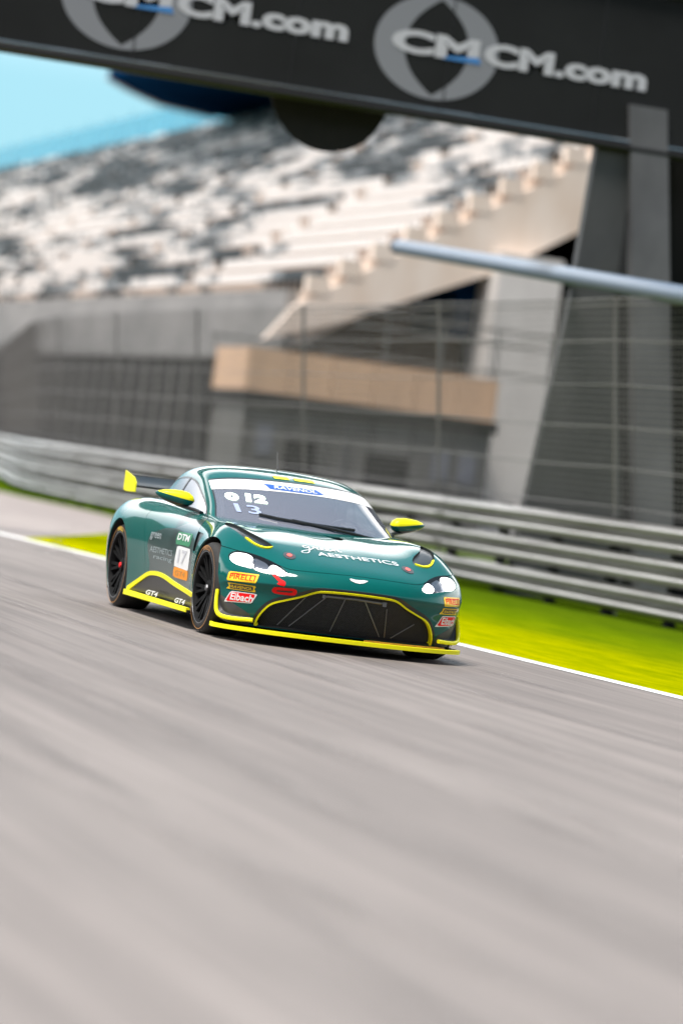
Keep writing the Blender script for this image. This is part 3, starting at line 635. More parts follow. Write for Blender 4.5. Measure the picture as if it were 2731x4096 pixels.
def make_stand():
    t = empty('grandstand', (-60, 17.4, 0)); tag(t, 'large concrete grandstand full of mostly white empty seats beyond the catch fence', 'grandstand')
    X0, X1 = 0, -170; NR = 20; dy, dz = .80, .53; z0 = 5.3
    mb = MB(); prof = [(0, z0)]
    for r in range(NR): prof += [(r*dy, z0+(r+1)*dz-.1), ((r+1)*dy, z0+(r+1)*dz-.1)]
    prof += [(NR*dy, z0+NR*dz-1.6), (0, z0-1.0)]
    mb.prism(prof, X1, X0-.35, 'x'); mb.build('terrace', 'concrete', t)
    mb = MB(); mb.prism([(-.9, z0-.9), (-.2, z0+.05), (NR*dy+.3, z0+NR*dz+.28), (NR*dy+.3, z0+NR*dz-1.8), (4.9, 6.87), (2.9, 5.96), (1.2, 5.15)], X0-.34, X0, 'x'); mb.build('end_wall', 'concrete', t)
    mb = MB()
    for r in range(0, NR): # row-end blocks proud of the end wall
        mb.box((X0-.3, r*dy+.05, z0+(r+1)*dz-.12), (X0+.02, r*dy+.62, z0+(r+1)*dz+.34))
    mb.build('row_end_blocks', 'concrete', t)
    mb = MB(); mb.box((X1, -.35, 3.4), (X0-.4, -.05, z0+.45)); mb.build('front_parapet', mat('weathered_concrete', (.30, .285, .275), .85, noise=((.5, 1, .8), (.19, .185, .18), .35, .7)), t)
    mb = MB(); mb.box((X1, .3, 0), (X0-2.5, .6, 4.0)); mb.build('undercroft_wall', 'grey', t)
    mb = MB(); mb.box((X1, NR*dy, 0), (X0-1, NR*dy+.4, z0+NR*dz-1.7)); mb.build('back_wall', 'dgrey', t)
    mb = MB(); mb.box((X0-9, 3.0, 0), (X0-8.6, NR*dy*.45, 6.6)); mb.build('undercroft_wall', mat('brown_timber', (.12, .06, .03), .7, noise=((1, 1, .4), (.2, .11, .06), .35, .7)), t)
    mb = MB(); mb.box((-1.2, 4.85, 0), (.6, 6.55, 7.4)); mb.build('pillar', mat('white_pillar', (.74, .70, .67), .7, noise=((1, 1, .4), (.6, .56, .54), .35, .7)), t)
    mb = MB(); mb.box((-4.5, 4.3, 5.2), (-.9, 4.84, 7.1)); mb.build('blue_panel', 'navy', t)
    for k in range(9):
        mb = MB(); mb.box((-8-k*12, .6, 0), (-7-k*12, 1.5, 4.6)); mb.build('pillar', 'concrete', t)
    # seats
    def seat_bm(bm_v, bm_f, x, y, z):
        def bx(a, b):
            n = len(bm_v); (x0, y0, z0_), (x1, y1, z1) = a, b
            bm_v.extend([(x0, y0, z0_), (x1, y0, z0_), (x1, y1, z0_), (x0, y1, z0_), (x0, y0, z1), (x1, y0, z1), (x1, y1, z1), (x0, y1, z1)])
            bm_f.extend([tuple(n+i for i in f) for f in ((0, 3, 2, 1), (4, 5, 6, 7), (0, 1, 5, 4), (1, 2, 6, 5), (2, 3, 7, 6), (3, 0, 4, 7))])
        bx((x-.23, y-.18, z+.36), (x+.23, y+.22, z+.42)); bx((x-.23, y+.22, z+.40), (x+.23, y+.27, z+.72)); bx((x-.05, y, z), (x+.05, y+.1, z+.36))
    v, f = [], []; seat_bm(v, f, 0, 0, 0)
    protos = []
    for m in ('seatw', 'seatg', 'seatk'):
        me = bpy.data.meshes.new('seat'); me.from_pydata(v, [], f); me.materials.append(M[m]); protos.append(me)
    rng = np.random.default_rng(11); stuff = [([], []), ([], []), ([], [])]
    from mathutils import noise as mn
    cnt = 0
    for r in range(NR):
        y = r*dy+.42; z = z0+(r+1)*dz-.1
        for k in range(300):
            x = -1.0-k*.54
            if x < X1+1: break
            if (k % 26) >= 24: continue
            q = .05+.55*mn.noise(Vector((x*.06, y*.35, 3.1)))+.95*mn.noise(Vector((x*.17, r*5.37, 8.2)))+.65*mn.noise(Vector((x*.55, r*3.3, 1.2)))+rng.normal(0, .07)
            band_ = -.10+.45*max(0, (y-6)/10)*max(0, min(1, (-x-10)/50))
            c = 2 if q+band_ > .22 else (1 if q+band_ > .0 else 0)
            if k < 6 and cnt < 99:
                o = bpy.data.objects.new('seat', protos[c]); COL.objects.link(o); o.parent = t; o.location = (x, y, z); cnt += 1
            else: seat_bm(stuff[c][0], stuff[c][1], x, y, z)
    vs, fs, mi = [], [], []
    for c in range(3):
        n = len(vs); vs += stuff[c][0]; fs += [tuple(i+n for i in ff) for ff in stuff[c][1]]; mi += [c]*len(stuff[c][1])
    me = bpy.data.meshes.new('seats'); me.from_pydata(vs, [], fs); o = link('seats', me, None, t)
    for m in ('seatw', 'seatg', 'seatk'): me.materials.append(M[m])
    me.polygons.foreach_set('material_index', mi); me.update(); o['kind'] = 'stuff'
    # blue glass screen along the top
    zt = z0+NR*dz; yt = NR*dy+.1
    for k in range(28):
        x = -30-k*5; MB().tube([(x, yt, zt-.2), (x, yt, zt+2.2)], .05, 6).build('screen_post', mat('cyan_paint', (.25, .6, .72), .5) if k == 0 else bpy.data.materials['cyan_paint'], t)
        MB().box((x-4.9, yt-.02, zt-.3), (x-.1, yt+.02, zt+1.9)).build('screen_pane', 'cyan', t, fix=False)
    # roof over the near part
    zr = 16.7; a = [(ROOF[i][0]+60, ROOF[i][1]-17.4) for i in range(len(ROOF))]
    MB().prism(a, zr, zr+.7, 'z').build('roof', 'navy', t)
    n = len(a); e = a[:4]
    mb = MB()
    for (p, q) in zip(e[:-1], e[1:]):
        mb.tube([(p[0], p[1], zr+.02), (q[0], q[1], zr+.02)], .10, 6, rz=.14)
    mb.build('roof_edge', 'logo', t)
    mb = MB(); mb.box((-72, 16.3, zr-1.2), (-6, 16.6, zr)); mb.build('back_box_wall', 'navy', t)
    for (x, y) in ((-60, 17.5), (-30, 17.5), (2, 19)): MB().tube([(x, y, 3), (x, y, zr)], .18, 8).build('roof_column', 'navy', t)
ROOF = [(-122.5, 25.8), (-126, 27.6), (-130, 30.0), (-132, 33.0), (-136, 44), (-50, 44), (-50, 25.8)]
make_stand()
def make_platform():
    t = empty('viewing_platform', (-58, 18, 0)); tag(t, 'low grey building with tan parapet in front of the grandstand end', 'platform')
    MB().box((-3, -2.35, 0), (0, 4.1, 2.75)).build('wall', 'grey', t)
    MB().box((-3.2, -2.45, 2.751), (.15, 4.2, 3.05)).build('floor_slab', 'dgrey', t)
    for k in range(6):
        MB().box((-.06, -2.4+k*1.085, 3.051), (.10, -2.4+k*1.085+1.06, 4.12)).build('parapet_panel', 'beige', t)
    MB().box((-3, -2.42, 3.051), (-.1, -2.34, 4.1)).build('parapet_panel', 'beige', t)
    for z in (4.3, 5.0, 5.35):
        MB().tube([(.05, -3.4 if z < 5 else .2, z), (.05, 5.6, z)], .035, 6).build('handrail', 'rail', t)
    for k in range(7): MB().tube([(.05, -3.3+k*1.45, 4.1), (.05, -3.3+k*1.45, 5.35 if k > 2 else 4.3)], .03, 6).build('handrail_post', 'rail', t)
    for k in range(6):
        MB().box((.001, -2.2+k*1.06, .2), (.02, -2.18+k*1.06, 2.7)).build('wall_joint', 'dgrey', t)
    for k, (y0, z0) in enumerate(((-2.0, 1.5), (2.6, 1.4), (3.3, 1.4))):
        w_ = MB().box((.001, y0, z0), (.05, y0+.5, z0+.8)).build('window_frame', 'post', t); MB().box((.051, y0+.05, z0+.05), (.055, y0+.45, z0+.75)).build('pane', 'glass', w_)
    MB().tube([(.08, .3, 0), (.08, .3, 2.7)], .04, 8).build('drain_pipe', 'post', t)
    for (y0, z0, y1, z1) in ((-1.2, .5, -.4, 2.0), (.9, .3, 2.0, 1.9)):
        MB().box((0.001, y0, z0), (.06, y1, z1)).build('door', 'dgrey', t)
make_platform()
def make_wall():
    t = empty('corrugated_wall', (-62, 15.5, 0)); tag(t, 'long dark grey ribbed wall behind the fence at the left', 'wall')
    MB().box((-60, 0, 0), (1, .25, 3.75)).build('panel', 'dgrey', t)
    for k in range(40): MB().box((-58+k*1.45, -.06, 0), (-57.85+k*1.45, -.001, 3.8)).build('rib', 'grey', t)
    MB().box((-60, -.1, 3.76), (1.05, .35, 3.86)).build('coping', 'grey', t)
make_wall()
def make_unseen_hills():
    rng = np.random.default_rng(5)
    n = 72; rows = 6; vs = []; fs = []
    for i in range(rows):
        for k in range(n):
            a = R(150+(-60+300)*0) ; q = R(-150)+R(225)*k/(n-1)   # unseen, behind and beside the camera; raised to block light and darken reflections
            rad = 58+i*14; h = [0, 9, 17, 21, 14, 0][i]*(.75+.35*math.sin(k*.7)+.2*math.sin(k*1.9+1))
            vs.append((20+rad*math.cos(q), -10+rad*math.sin(q), max(h, 0)-.05))
    for i in range(rows-1):
        for k in range(n-1): fs.append((i*n+k, i*n+k+1, (i+1)*n+k+1, (i+1)*n+k))
    mb = MB(); mb.add(vs, fs); o = mb.build('unseen_hills', 'dune', None, smooth=True); tag(o, kind='structure')
make_unseen_hills()

def make_marks():
    rng = np.random.default_rng(21)
    m = bpy.data.materials.new('rubber_mark'); m.use_nodes = True; N = m.node_tree.nodes; L = m.node_tree.links
    bs = N['Principled BSDF']; bs.inputs['Base Color'].default_value = (.05, .045, .043, 1); bs.inputs['Roughness'].default_value = .6
    tr = N.new('ShaderNodeBsdfTransparent'); mx = N.new('ShaderNodeMixShader'); tc = N.new('ShaderNodeTexCoord'); mp = N.new('ShaderNodeMapping'); mp.inputs['Scale'].default_value = (.5, 9, 1)
    no = N.new('ShaderNodeTexNoise'); no.inputs['Scale'].default_value = 1; no.inputs['Detail'].default_value = 6; rp = N.new('ShaderNodeValToRGB'); rp.color_ramp.elements[0].position = .42; rp.color_ramp.elements[1].position = .75
    rp.color_ramp.elements[1].color = (.26, .26, .26, 1)
    L.new(tc.outputs['Object'], mp.inputs[0]); L.new(mp.outputs[0], no.inputs['Vector']); L.new(no.outputs['Fac'], rp.inputs[0]); L.new(rp.outputs[0], mx.inputs[0]); L.new(tr.outputs[0], mx.inputs[1]); L.new(bs.outputs[0], mx.inputs[2]); L.new(mx.outputs[0], N['Material Output'].inputs['Surface'])
    for k, (y0, w, bend, x0, x1) in enumerate(((-1.15, .26, .0, -60, 20), (1.0, .24, .0, -60, 4), (-2.9, .22, .002, -40, 20), (-4.3, .2, -.003, -20, 20), (-.1, .16, .005, -30, 12), (-3.6, .3, .0, -60, 20), (-5.2, .18, .004, -10, 20), (-2.0, .14, -.005, -12, 18))):
        xs = np.linspace(x0, x1, 40); c_ = [(x, y0+.036*x*0+bend*(x-4)**2*(1 if abs(x) < 30 else 0)) for x in xs]
        me = bpy.data.meshes.new('tyre_mark'); vs = []
        for x, y in c_: vs += [(x, y-w/2, .006+.001*k), (x, y+w/2, .006+.001*k)]
        me.from_pydata(vs, [], [(2*i, 2*i+2, 2*i+3, 2*i+1) for i in range(39)]); o = link('tyre_mark', me, m); tag(o, kind='structure')
make_marks()

def make_unseen_ridge():
    """dark dune ridge on the near side of the straight, far behind the car"""
    vs = []; n = 60
    for k in range(n):
        x = -30-k*4.5; h = 13+3*math.sin(k*.55)+1.6*math.sin(k*1.7+2)
        vs += [(x, -24, -.05), (x, -31, h*.6), (x, -40, h), (x, -60, h*.8), (x, -80, -.05)]
    mb = MB(); mb.add(vs, [(5*i+a, 5*i+a+1, 5*i+a+6, 5*i+a+5) for i in range(n-1) for a in range(4)]+[(0, 1, 2, 3, 4)]); tag(mb.build('unseen_hills', 'dune', None, smooth=True), kind='structure')
make_unseen_ridge()

def make_wheel(car, x, side, rear):
    r, rr = .338, .262; yo = .945*side; sg = side
    t = MB(); prof = [(.0, rr), (.004, rr+.01), (-.002, r-.045), (-.012, r-.018), (-.034, r-.004), (-.06, r), (-.23, r), (-.256, r-.006), (-.275, r-.03), (-.28, rr)]
    t.lathe([(yo+a*sg, q) for a, q in prof], 72, c=(x, 0, .338))
    tyre = t.build('tyre', 'rubber', car, smooth=50)
    s = MB(); s.lathe([(yo+.0035*sg, r-.034), (yo+.0035*sg, r-.028)], 96, c=(x, 0, .338)); s.build('sidewall_line', 'stripe', tyre, fix=False)
    # short maker's mark on the sidewall
    V, F = text2d('PIRELLI', 1, .02); V = fit2d(V, (-.09, -.016, .09, .014)); vs = []
    for u, v in V:
        a = math.pi/2-u/.295*(-sg if sg > 0 else 1); q = .293+v; vs.append((x+q*math.cos(a), yo+.006*sg, .338+q*math.sin(a)))
    me = bpy.data.meshes.new('lettering'); me.from_pydata(vs, [], F); link('lettering', me, 'pyellow' if rear else 'stripe', tyre)
    b = MB(); prof = [(-.002, rr+.006), (.003, rr), (-.004, rr-.012), (-.02, rr-.02), (-.06, rr-.026), (-.2, rr-.03), (-.2, .06)]
    b.lathe([(yo+a*sg, q) for a, q in prof], 60, c=(x, 0, .338))
    for k in range(10):                       # twin-blade spokes
        a = 2*math.pi*k/10+.1
        for da in (-.055, .055):
            ca, sa = math.cos(a+da*.6), math.sin(a+da*.6); cb, sb = math.cos(a+da*2), math.sin(a+da*2)
            w = .011; n = (-sa, ca)
            def P(rd, c, s_, o, y): return (x+rd*c+n[0]*o, yo+y*sg, .338+rd*s_+n[1]*o)
            b.add([P(.05, ca, sa, -w, -.05), P(.05, ca, sa, w, -.05), P(rr-.018, cb, sb, w, -.012), P(rr-.018, cb, sb, -w, -.012),
                   P(.05, ca, sa, -w, -.08), P(.05, ca, sa, w, -.08), P(rr-.018, cb, sb, w, -.05), P(rr-.018, cb, sb, -w, -.05)],
                  [(0, 1, 2, 3), (7, 6, 5, 4), (0, 4, 5, 1), (1, 5, 6, 2), (2, 6, 7, 3), (3, 7, 4, 0)])
    b.lathe([(yo-.03*sg, .0), (yo-.03*sg, .045), (yo-.05*sg, .062), (yo-.09*sg, .065)], 24, c=(x, 0, .338))
    rim = b.build('rim', 'rim', tyre, smooth=30)
    l = MB(); l.lathe([(yo-.008*sg, rr-.006), (yo+.0045*sg, rr+.001), (yo+.004*sg, rr+.006)], 60, c=(x, 0, .338)); l.build('rim_lip', 'steel', tyre, smooth=True)
    h = MB(); h.lathe([(yo-.02*sg, 0), (yo-.02*sg, .02), (yo-.03*sg, .026), (yo-.04*sg, .026)], 6, c=(x, 0, .338)); h.build('wheel_nut', 'red' if rear else 'steel', tyre)
    d = MB(); d.lathe([(yo-.12*sg, .07), (yo-.12*sg, .185), (yo-.145*sg, .185), (yo-.145*sg, .07)], 48, c=(x, 0, .338), closed=True); d.build('brake_disc', 'steel', tyre, smooth=30)
    c = MB(); ang = R(200) if rear else R(20); pts = []
    for k in range(7): a = ang-.5+k/6; pts.append((x+.15*math.cos(a), yo-.12*sg, .338+.15*math.sin(a)))
    c.tube(pts, .035, 8); c.build('brake_caliper', 'red', tyre, smooth=True)
    return tyre

def make_mirror(car, side):
    s = side; secs = [(.80, .012, .03, .944), (.815, .036, .052, .946), (.845, .055, .066, .948), (.90, .062, .07, .95), (.96, .055, .066, .956), (1.02, .042, .055, .963), (1.065, .024, .036, .968), (1.09, .006, .01, .972)]
    n = 24; V = []; F = []
    for (y, h, d, zc) in secs:
        for k in range(n):
            a = 2*math.pi*k/n; cx, sz = math.cos(a), math.sin(a)
            V.append((.20+.03*(y-.95)/.15*-1+d*(abs(cx)**.8)*(1 if cx > 0 else -1), y*s, zc+h*(abs(sz)**.9)*(1 if sz > 0 else -1)))
    m = len(secs)
    for i in range(m-1):
        for k in range(n): k2 = (k+1) % n; F.append((i*n+k, i*n+k2, (i+1)*n+k2, (i+1)*n+k))
    V2 = np.array(V); bm = bmesh.new(); vv = [bm.verts.new(v) for v in V]
    for f in F: bm.faces.new([vv[i] for i in f])
    bm.faces.new(vv[:n]); bm.faces.new(vv[-n:])
    bmesh.ops.subdivide_edges(bm, edges=bm.edges[:], cuts=2, use_grid_fill=True, smooth=.6)
    bmesh.ops.recalc_face_normals(bm, faces=bm.faces[:])
    g = bm.copy()
    cutp = lambda y: .951+.02*(y-.95)/.15
    out = []
    for nm, ma, keep in (('mirror_cap', 'yellow', 1), ('mirror_shell', 'paint', 0), ('mirror_base', 'black', -1)):
        b2 = bm.copy(); geom = b2.verts[:]+b2.edges[:]+b2.faces[:]
        nrm = Vector((.12, -.13*s, 1)).normalized(); up = Vector((.2, .95*s, .968)); lowp = Vector((.2, .95*s, .925))
        if keep == 1: bmesh.ops.bisect_plane(b2, geom=geom, plane_co=up, plane_no=nrm, clear_inner=True)
        elif keep == -1: bmesh.ops.bisect_plane(b2, geom=geom, plane_co=lowp, plane_no=nrm, clear_outer=True)
        else:
            bmesh.ops.bisect_plane(b2, geom=geom, plane_co=up, plane_no=nrm, clear_outer=True)
            bmesh.ops.bisect_plane(b2, geom=b2.verts[:]+b2.edges[:]+b2.faces[:], plane_co=lowp, plane_no=nrm, clear_inner=True)
        me = bpy.data.meshes.new(nm); b2.to_mesh(me); b2.free()
        if nm == 'mirror_cap': out.append(link('wing_mirror', me, ma, car))
        else: out.append(link(nm, me, ma, out[0]))
        me.polygons.foreach_set('use_smooth', [True]*len(me.polygons)); me.update()
    bm.free(); g.free()
    a = MB(); a.tube(crom([(.20, .93*s, .905), (.23, .88*s, .893), (.30, .80*s, .878), (.38, .765*s, .862)], 5, False), .022, 10, rz=.013)
    a.build('mirror_arm', 'black', out[0], smooth=True)
    out[0]['label'] = 'wing mirror with fluorescent yellow top and teal lower half'

def make_car():
    car = empty('racing_car')
    tag(car, 'teal racing coupe with fluorescent yellow trim and lit headlamps driving on the track', 'racing car')
    V, F = bspline_grid(BODY, 7, 6); sh = Shell(V, F); faces = sh.faces
    V, F = bspline_grid(GREEN, 6, 6); gh = Shell(V, F); bvh = sh.bvh(); gbvh = gh.bvh()
    FR = Frame((2.0, 0, 0), (0, 1, 0), (0, 0, 1)); TOP = Frame((0, 0, .75), (0, 1, 0), (-1, 0, 0))
    RS = Frame((0, -.9, 0), (1, 0, 0), (0, 0, 1)); LS = Frame((0, .9, 0), (-1, 0, 0), (0, 0, 1))
    # wheel arches
    arch_off = []
    for x in (1.352, -1.352):
        for s, fr in ((-1, RS), (1, LS)):
            fn = lambda U, V_, x=x, s=s: np.hypot((U if s < 0 else -U)-x, V_-.345)-.372
            V0 = np.array(sh.V); sel = [f for f in faces if V0[list(f)].mean(0)[1]*s > .55 and abs(V0[list(f)].mean(0)[0]-x) < .6]
            st = set(sel); rest = [f for f in faces if f not in st]
            ins, out = sh.cut(sel, lambda V_, fn=fn, fr=fr: fn(*fr.uv(V_)))
            faces = rest+out
            # liner: ring of the arch edge swept inwards, and a dark well
            w = MB(); pr = []
            for k in range(0, 49):
                a = R(-35)+R(250)*k/48; pr.append((x+.373*math.cos(a), .345+.373*math.sin(a)))
            vs = []; fs = []
            for (px, pz) in pr:
                # y of the shell at the edge
                h = bvh.ray_cast(Vector((px+(px-x)*.01, 1.3*s, pz+(pz-.345)*.01)), Vector((0, -s, 0)))
                y0 = h[0].y if h[0] is not None else .93*s
                vs += [(px, y0, pz), (px, .55*s, pz)]
            fs = [(2*i, 2*i+1, 2*i+3, 2*i+2) for i in range(48)]
            w.add(vs, fs); w.add([(x, .56*s, .345)]+[(px, .56*s, pz) for px, pz in pr], [(0, i+1, i+2) for i in range(48)])
            w.build('wheel_arch_liner', 'matt', car, fix=False)
    # grille opening
    G = [(.668, .135), (.658, .19), (.628, .25), (.585, .296), (.50, .332), (.40, .372), (.325, .410), (.27, .426), (.14, .433), (0, .435)]
    line = [(-a, b) for a, b in G]+G[::-1][1:]
    line = crom(line, 4, False)
    hole = line+[(.60, .132), (-.60, .132)]
    O = [(.70, .128), (.694, .19), (.67, .25), (.625, .31), (.56, .35), (.46, .39), (.36, .435), (.29, .458), (.15, .464), (0, .466)]
    surround = crom([(-a, b) for a, b in O]+O[::-1][1:], 4, False)+[(.6, .125), (-.6, .125)]
    s1, faces = region(sh, faces, FR, poly(surround), .6)
    hole_f, s1 = region(sh, s1, FR, poly(hole), .6, -1)
    ring, s1 = region(sh, s1, FR, band(line, .0125), .6, -1)
    sh.part(s1, 'grille_surround', 'black', car, 0, .02)
    sh.part(ring, 'grille_outline', 'yellow', car, .006, .03)
    hb = sh.boundary(hole_f)      # tunnel walls
    sh.part(hole_f, 'radiator_mesh', mat('radiator_mesh', (.03, .03, .032), .55, .4, noise=((40, 40, 40), (.012, .012, .012), .4, .6)), car, -.10, .0)
    vs = []; fs = []; SV = sh.V
    for i, j in hb:
        b = len(vs); p, q = np.array(SV[i]), np.array(SV[j]); vs += [tuple(p), tuple(q), tuple(q-np.array([.17, 0, 0])), tuple(p-np.array([.17, 0, 0]))]; fs.append((b, b+1, b+2, b+3))
    MB().add(vs, fs).build('grille_tunnel', 'matt', car, fix=False)
    mb = MB()                      # woven mesh bars just in front of the radiator
    def gx(y, z):
        h = bvh.ray_cast(Vector((3, y, z)), Vector((-1, 0, 0))); return h[0].x if h[0] is not None else 2.0
    def inside(y, z): return sdf_poly(hole, np.array([y]), np.array([z]))[0] < .004
    for dirn in (1, -1):
        for k in range(-80, 81):
            c = k*.016; seg = []
            for q in range(0, 33):
                z = .13+q*.0095; y = c+dirn*(z-.28)*1.0
                if inside(y, z): seg.append((gx(y, z)-.035, y, z))
                else:
                    if len(seg) > 1: mb.tube([seg[0], seg[-1]] if len(seg) < 4 else seg[::3]+[seg[-1]], .0022, 3, cap=False)
                    seg = []
            if len(seg) > 1: mb.tube(seg[::3]+[seg[-1]], .0022, 3, cap=False)
    mb.build('grille_mesh', mat('mesh_wire', (.05, .05, .052), .4, .5), car, fix=False)
    for (a, b) in (((-.36, .385), (-.52, .15)), ((-.21, .41), (-.44, .15)), ((-.08, .41), (-.14, .15)), ((.06, .41), (.24, .15)), ((.5, .27), (.33, .15)), ((.25, .36), (.28, .15))):
        MB().tube([(gx(*a)-.022, *a), (gx(*b)-.022, *b)], .004, 6).build('grille_brace', 'steel', car)
    b = MB(); b.tube([(gx(-.25, .40)-.03, -.25, .402), (gx(0, .4)-.03, 0, .406), (gx(.22, .4)-.03, .22, .397)], .011, 8)
    b.box((gx(.22, .4)-.045, .205, .375), (gx(.22, .4)-.015, .235, .408)); b.box((gx(-.22, .4)-.045, -.255, .385), (gx(-.22, .4)-.015, -.235, .412)); b.build('cooler_bar', 'steel', car)
    # headlamps
    HL = crom([(.878, .602), (.845, .632), (.784, .642), (.684, .627), (.596, .597), (.54, .565), (.515, .532), (.54, .510), (.60, .510), (.667, .522), (.766, .536), (.84, .548), (.872, .572)], 4)
    for s in (-1, 1):
        hl = [(s*a, b) for a, b in HL]
        out_, faces = region(sh, faces, FR, poly([(s*(.70+(abs(a)-.70)*1.012), .575+(b-.575)*1.035) for a, b in hl]), .6, .02)
        lens, rim = region(sh, out_, FR, poly(hl), .6, -1)
        sh.part(rim, 'lamp_seal', 'gap', car, -.002)
        L = sh.part(lens, 'headlight', 'lens', car, .0)
        sh.part(lens, 'lamp_bowl', mat('lamp_bowl', (.20, .205, .24), .3, .5), L, -.05, None, lambda p: (.0, 0, 0))
        # bright lamp units cut out of the lens surface and set back behind it
        def unit(nm, pts, m, dep):
            u, _ = region(sh, lens, FR, poly(crom([(s*a, b_) for a, b_ in pts], 5)), .6, -1); sh.part(u, nm, m, L, dep)
        unit('outer_beam', [(.876, .600), (.846, .630), (.79, .640), (.738, .632), (.722, .604), (.738, .588), (.732, .560), (.762, .539), (.838, .550), (.872, .574)], 'lamp', -.012)
        unit('inner_beam', [(.640, .552), (.622, .574), (.59, .586), (.552, .566), (.524, .540), (.526, .520), (.56, .512), (.61, .515), (.634, .534)], 'lamp', -.012)
        unit('lamp_reflector', [(.715, .618), (.66, .606), (.635, .588), (.64, .548), (.68, .536), (.72, .545)], 'bowl_grey', -.02)
        unit('lamp_divider', [(.722, .622), (.716, .622), (.710, .542), (.718, .542)], 'chrome', -.010)
    # LED marker lamps on the bonnet
    for s in (-1, 1):
        c = (s*.455, -1.815)
        e, faces = region(sh, faces, TOP, lambda U, V_, c=c: np.hypot((U-c[0])/.045, (V_-c[1])/.062)-1, .5)
        o = sh.part(e, 'marker_lamp', 'carbon', car, .004, .01)
        V2 = np.array([(c[0]+.02*math.cos(q)*k, c[1]+.024*math.sin(q)*k) for k in (.01, 1) for q in np.linspace(0, 2*math.pi, 17)[:-1]])
        lay('marker_diode', V2, [(i, (i+1) % 16, 16+(i+1) % 16, 16+i) for i in range(16)], TOP, bvh, 'ledred', o, .008)
    # bonnet louvres on the wings
    LV = crom([(.775, 1.14), (.735, 1.20), (.68, 1.36), (.60, 1.49), (.55, 1.61), (.548, 1.68), (.60, 1.715), (.66, 1.69), (.715, 1.61), (.76, 1.48), (.79, 1.34), (.80, 1.22)], 4)
    for s in (-1, 1):
        lv = [(s*a, -b) for a, b in LV]
        h_, faces = region(sh, faces, TOP, poly(lv), .5)
        lip, h_ = region(sh, h_, TOP, band([(s*.735, -1.585), (s*.70, -1.66), (s*.655, -1.705), (s*.60, -1.728), (s*.54, -1.70)], .024), .5, -1)
        sh.part(lip, 'louvre_lip', 'yellow', car, .010, .03)
        sh.part(h_, 'bonnet_louvre', 'black', car, -.018, .0)
        bd = sh.boundary(h_+lip); vs = []; fs = []
        for i, j in bd:
            b = len(vs); p, q = np.array(sh.V[i]), np.array(sh.V[j]); vs += [tuple(p), tuple(q), tuple(q-np.array([0, 0, .03])), tuple(p-np.array([0, 0, .03]))]; fs.append((b, b+1, b+2, b+3))
        MB().add(vs, fs).build('louvre_edge', 'gap', car, fix=False)
    sc, faces = region(sh, faces, TOP, poly([(-.03, -1.10), (.095, -1.27), (.15, -1.14)]), .5)
    sh.part(sc, 'bonnet_scoop', 'matt', car, -.02, None)
    # bonnet with shut line
    B = [(0, 2.083), (.15, 2.079), (.3, 2.062), (.43, 2.03), (.52, 1.985), (.60, 1.90), (.70, 1.80), (.79, 1.725), (.865, 1.64), (.905, 1.54), (.93, 1.35), (.905, 1.17), (.85, 1.05), (.80, .98), (.74, .93), (.66, .98), (.5, 1.05), (.25, 1.11), (0, 1.125)]
    bon = crom([(a, -b) for a, b in B[::-1]]+[(-a, -b) for a, b in B[1:]], 3)
    ins, faces = region(sh, faces, TOP, poly(bon), .6, .02)
    gap, bonnet = region(sh, ins, TOP, band(bon+bon[:1], .0045), .6, -1)
    sh.part(gap, 'shut_line', 'gap', car, -.006)
    bn = sh.part(bonnet, 'bonnet', 'paint', car)
    # sill panels
    for s, fr in ((-1, RS), (1, LS)):
        up = [(-.96, .175), (-.80, .225), (-.60, .285), (-.45, .325), (-.30, .340), (-.12, .342), (.05, .332), (.30, .305), (.60, .280), (.98, .255)]
        up = [((a if s < 0 else -a), b) for a, b in up]; ups = crom(up, 4, False)
        end = [((a if s < 0 else -a), b) for a, b in ((1.1, .24), (1.1, .05), (-1.1, .05), (-1.1, .15))]
        pn, faces = region(sh, faces, fr, poly(ups+end), .3, .05)
        ln, pn = region(sh, pn, fr, band(ups, .017), .4, -1); ln2, faces = region(sh, faces, fr, band(ups, .017), .4, .05)
        sh.part(pn, 'sill_panel', 'black', car, -.002)
        mid_ = ln+ln2; sh.part(mid_, 'sill_outline', 'yellow', car, .007, .02)
        k = MB(); k.box((-.99, s*.84, .125), (.99, s*.948, .14)); bl = k.build('sill_blade', 'black', car)
        k = MB(); k.prism([(-.99, .141), (.99, .141), (.99, .157), (-.99, .165)], s*.925, s*.955, 'y'); k.prism([(-.99, .124), (.99, .124), (.99, .141), (-.99, .141)], s*.949, s*.956, 'y'); k.build('blade_edge', 'yellow', bl)
        for (x0, x1) in ((-.35, .02), (.55, .85)):
            V2, F2 = text2d('GT4', 1, .03, .2); V2 = fit2d(V2, (x0, 0, x1, .05) if s < 0 else (-x1, 0, -x0, .05))
            vs = [(u if s < 0 else -u, s*(.935-.0-v*.1), .168+v*.8) for u, v in V2]
            me = bpy.data.meshes.new('sill_lettering'); me.from_pydata(vs, [], F2); link('sill_lettering', me, 'white', bl)
    # doors
    D = [(.73, .80), (.80, .60), (.82, .40), (.76, .16), (-.30, .16), (-.50, .30), (-.62, .55), (-.66, .86), (.5, .85)]
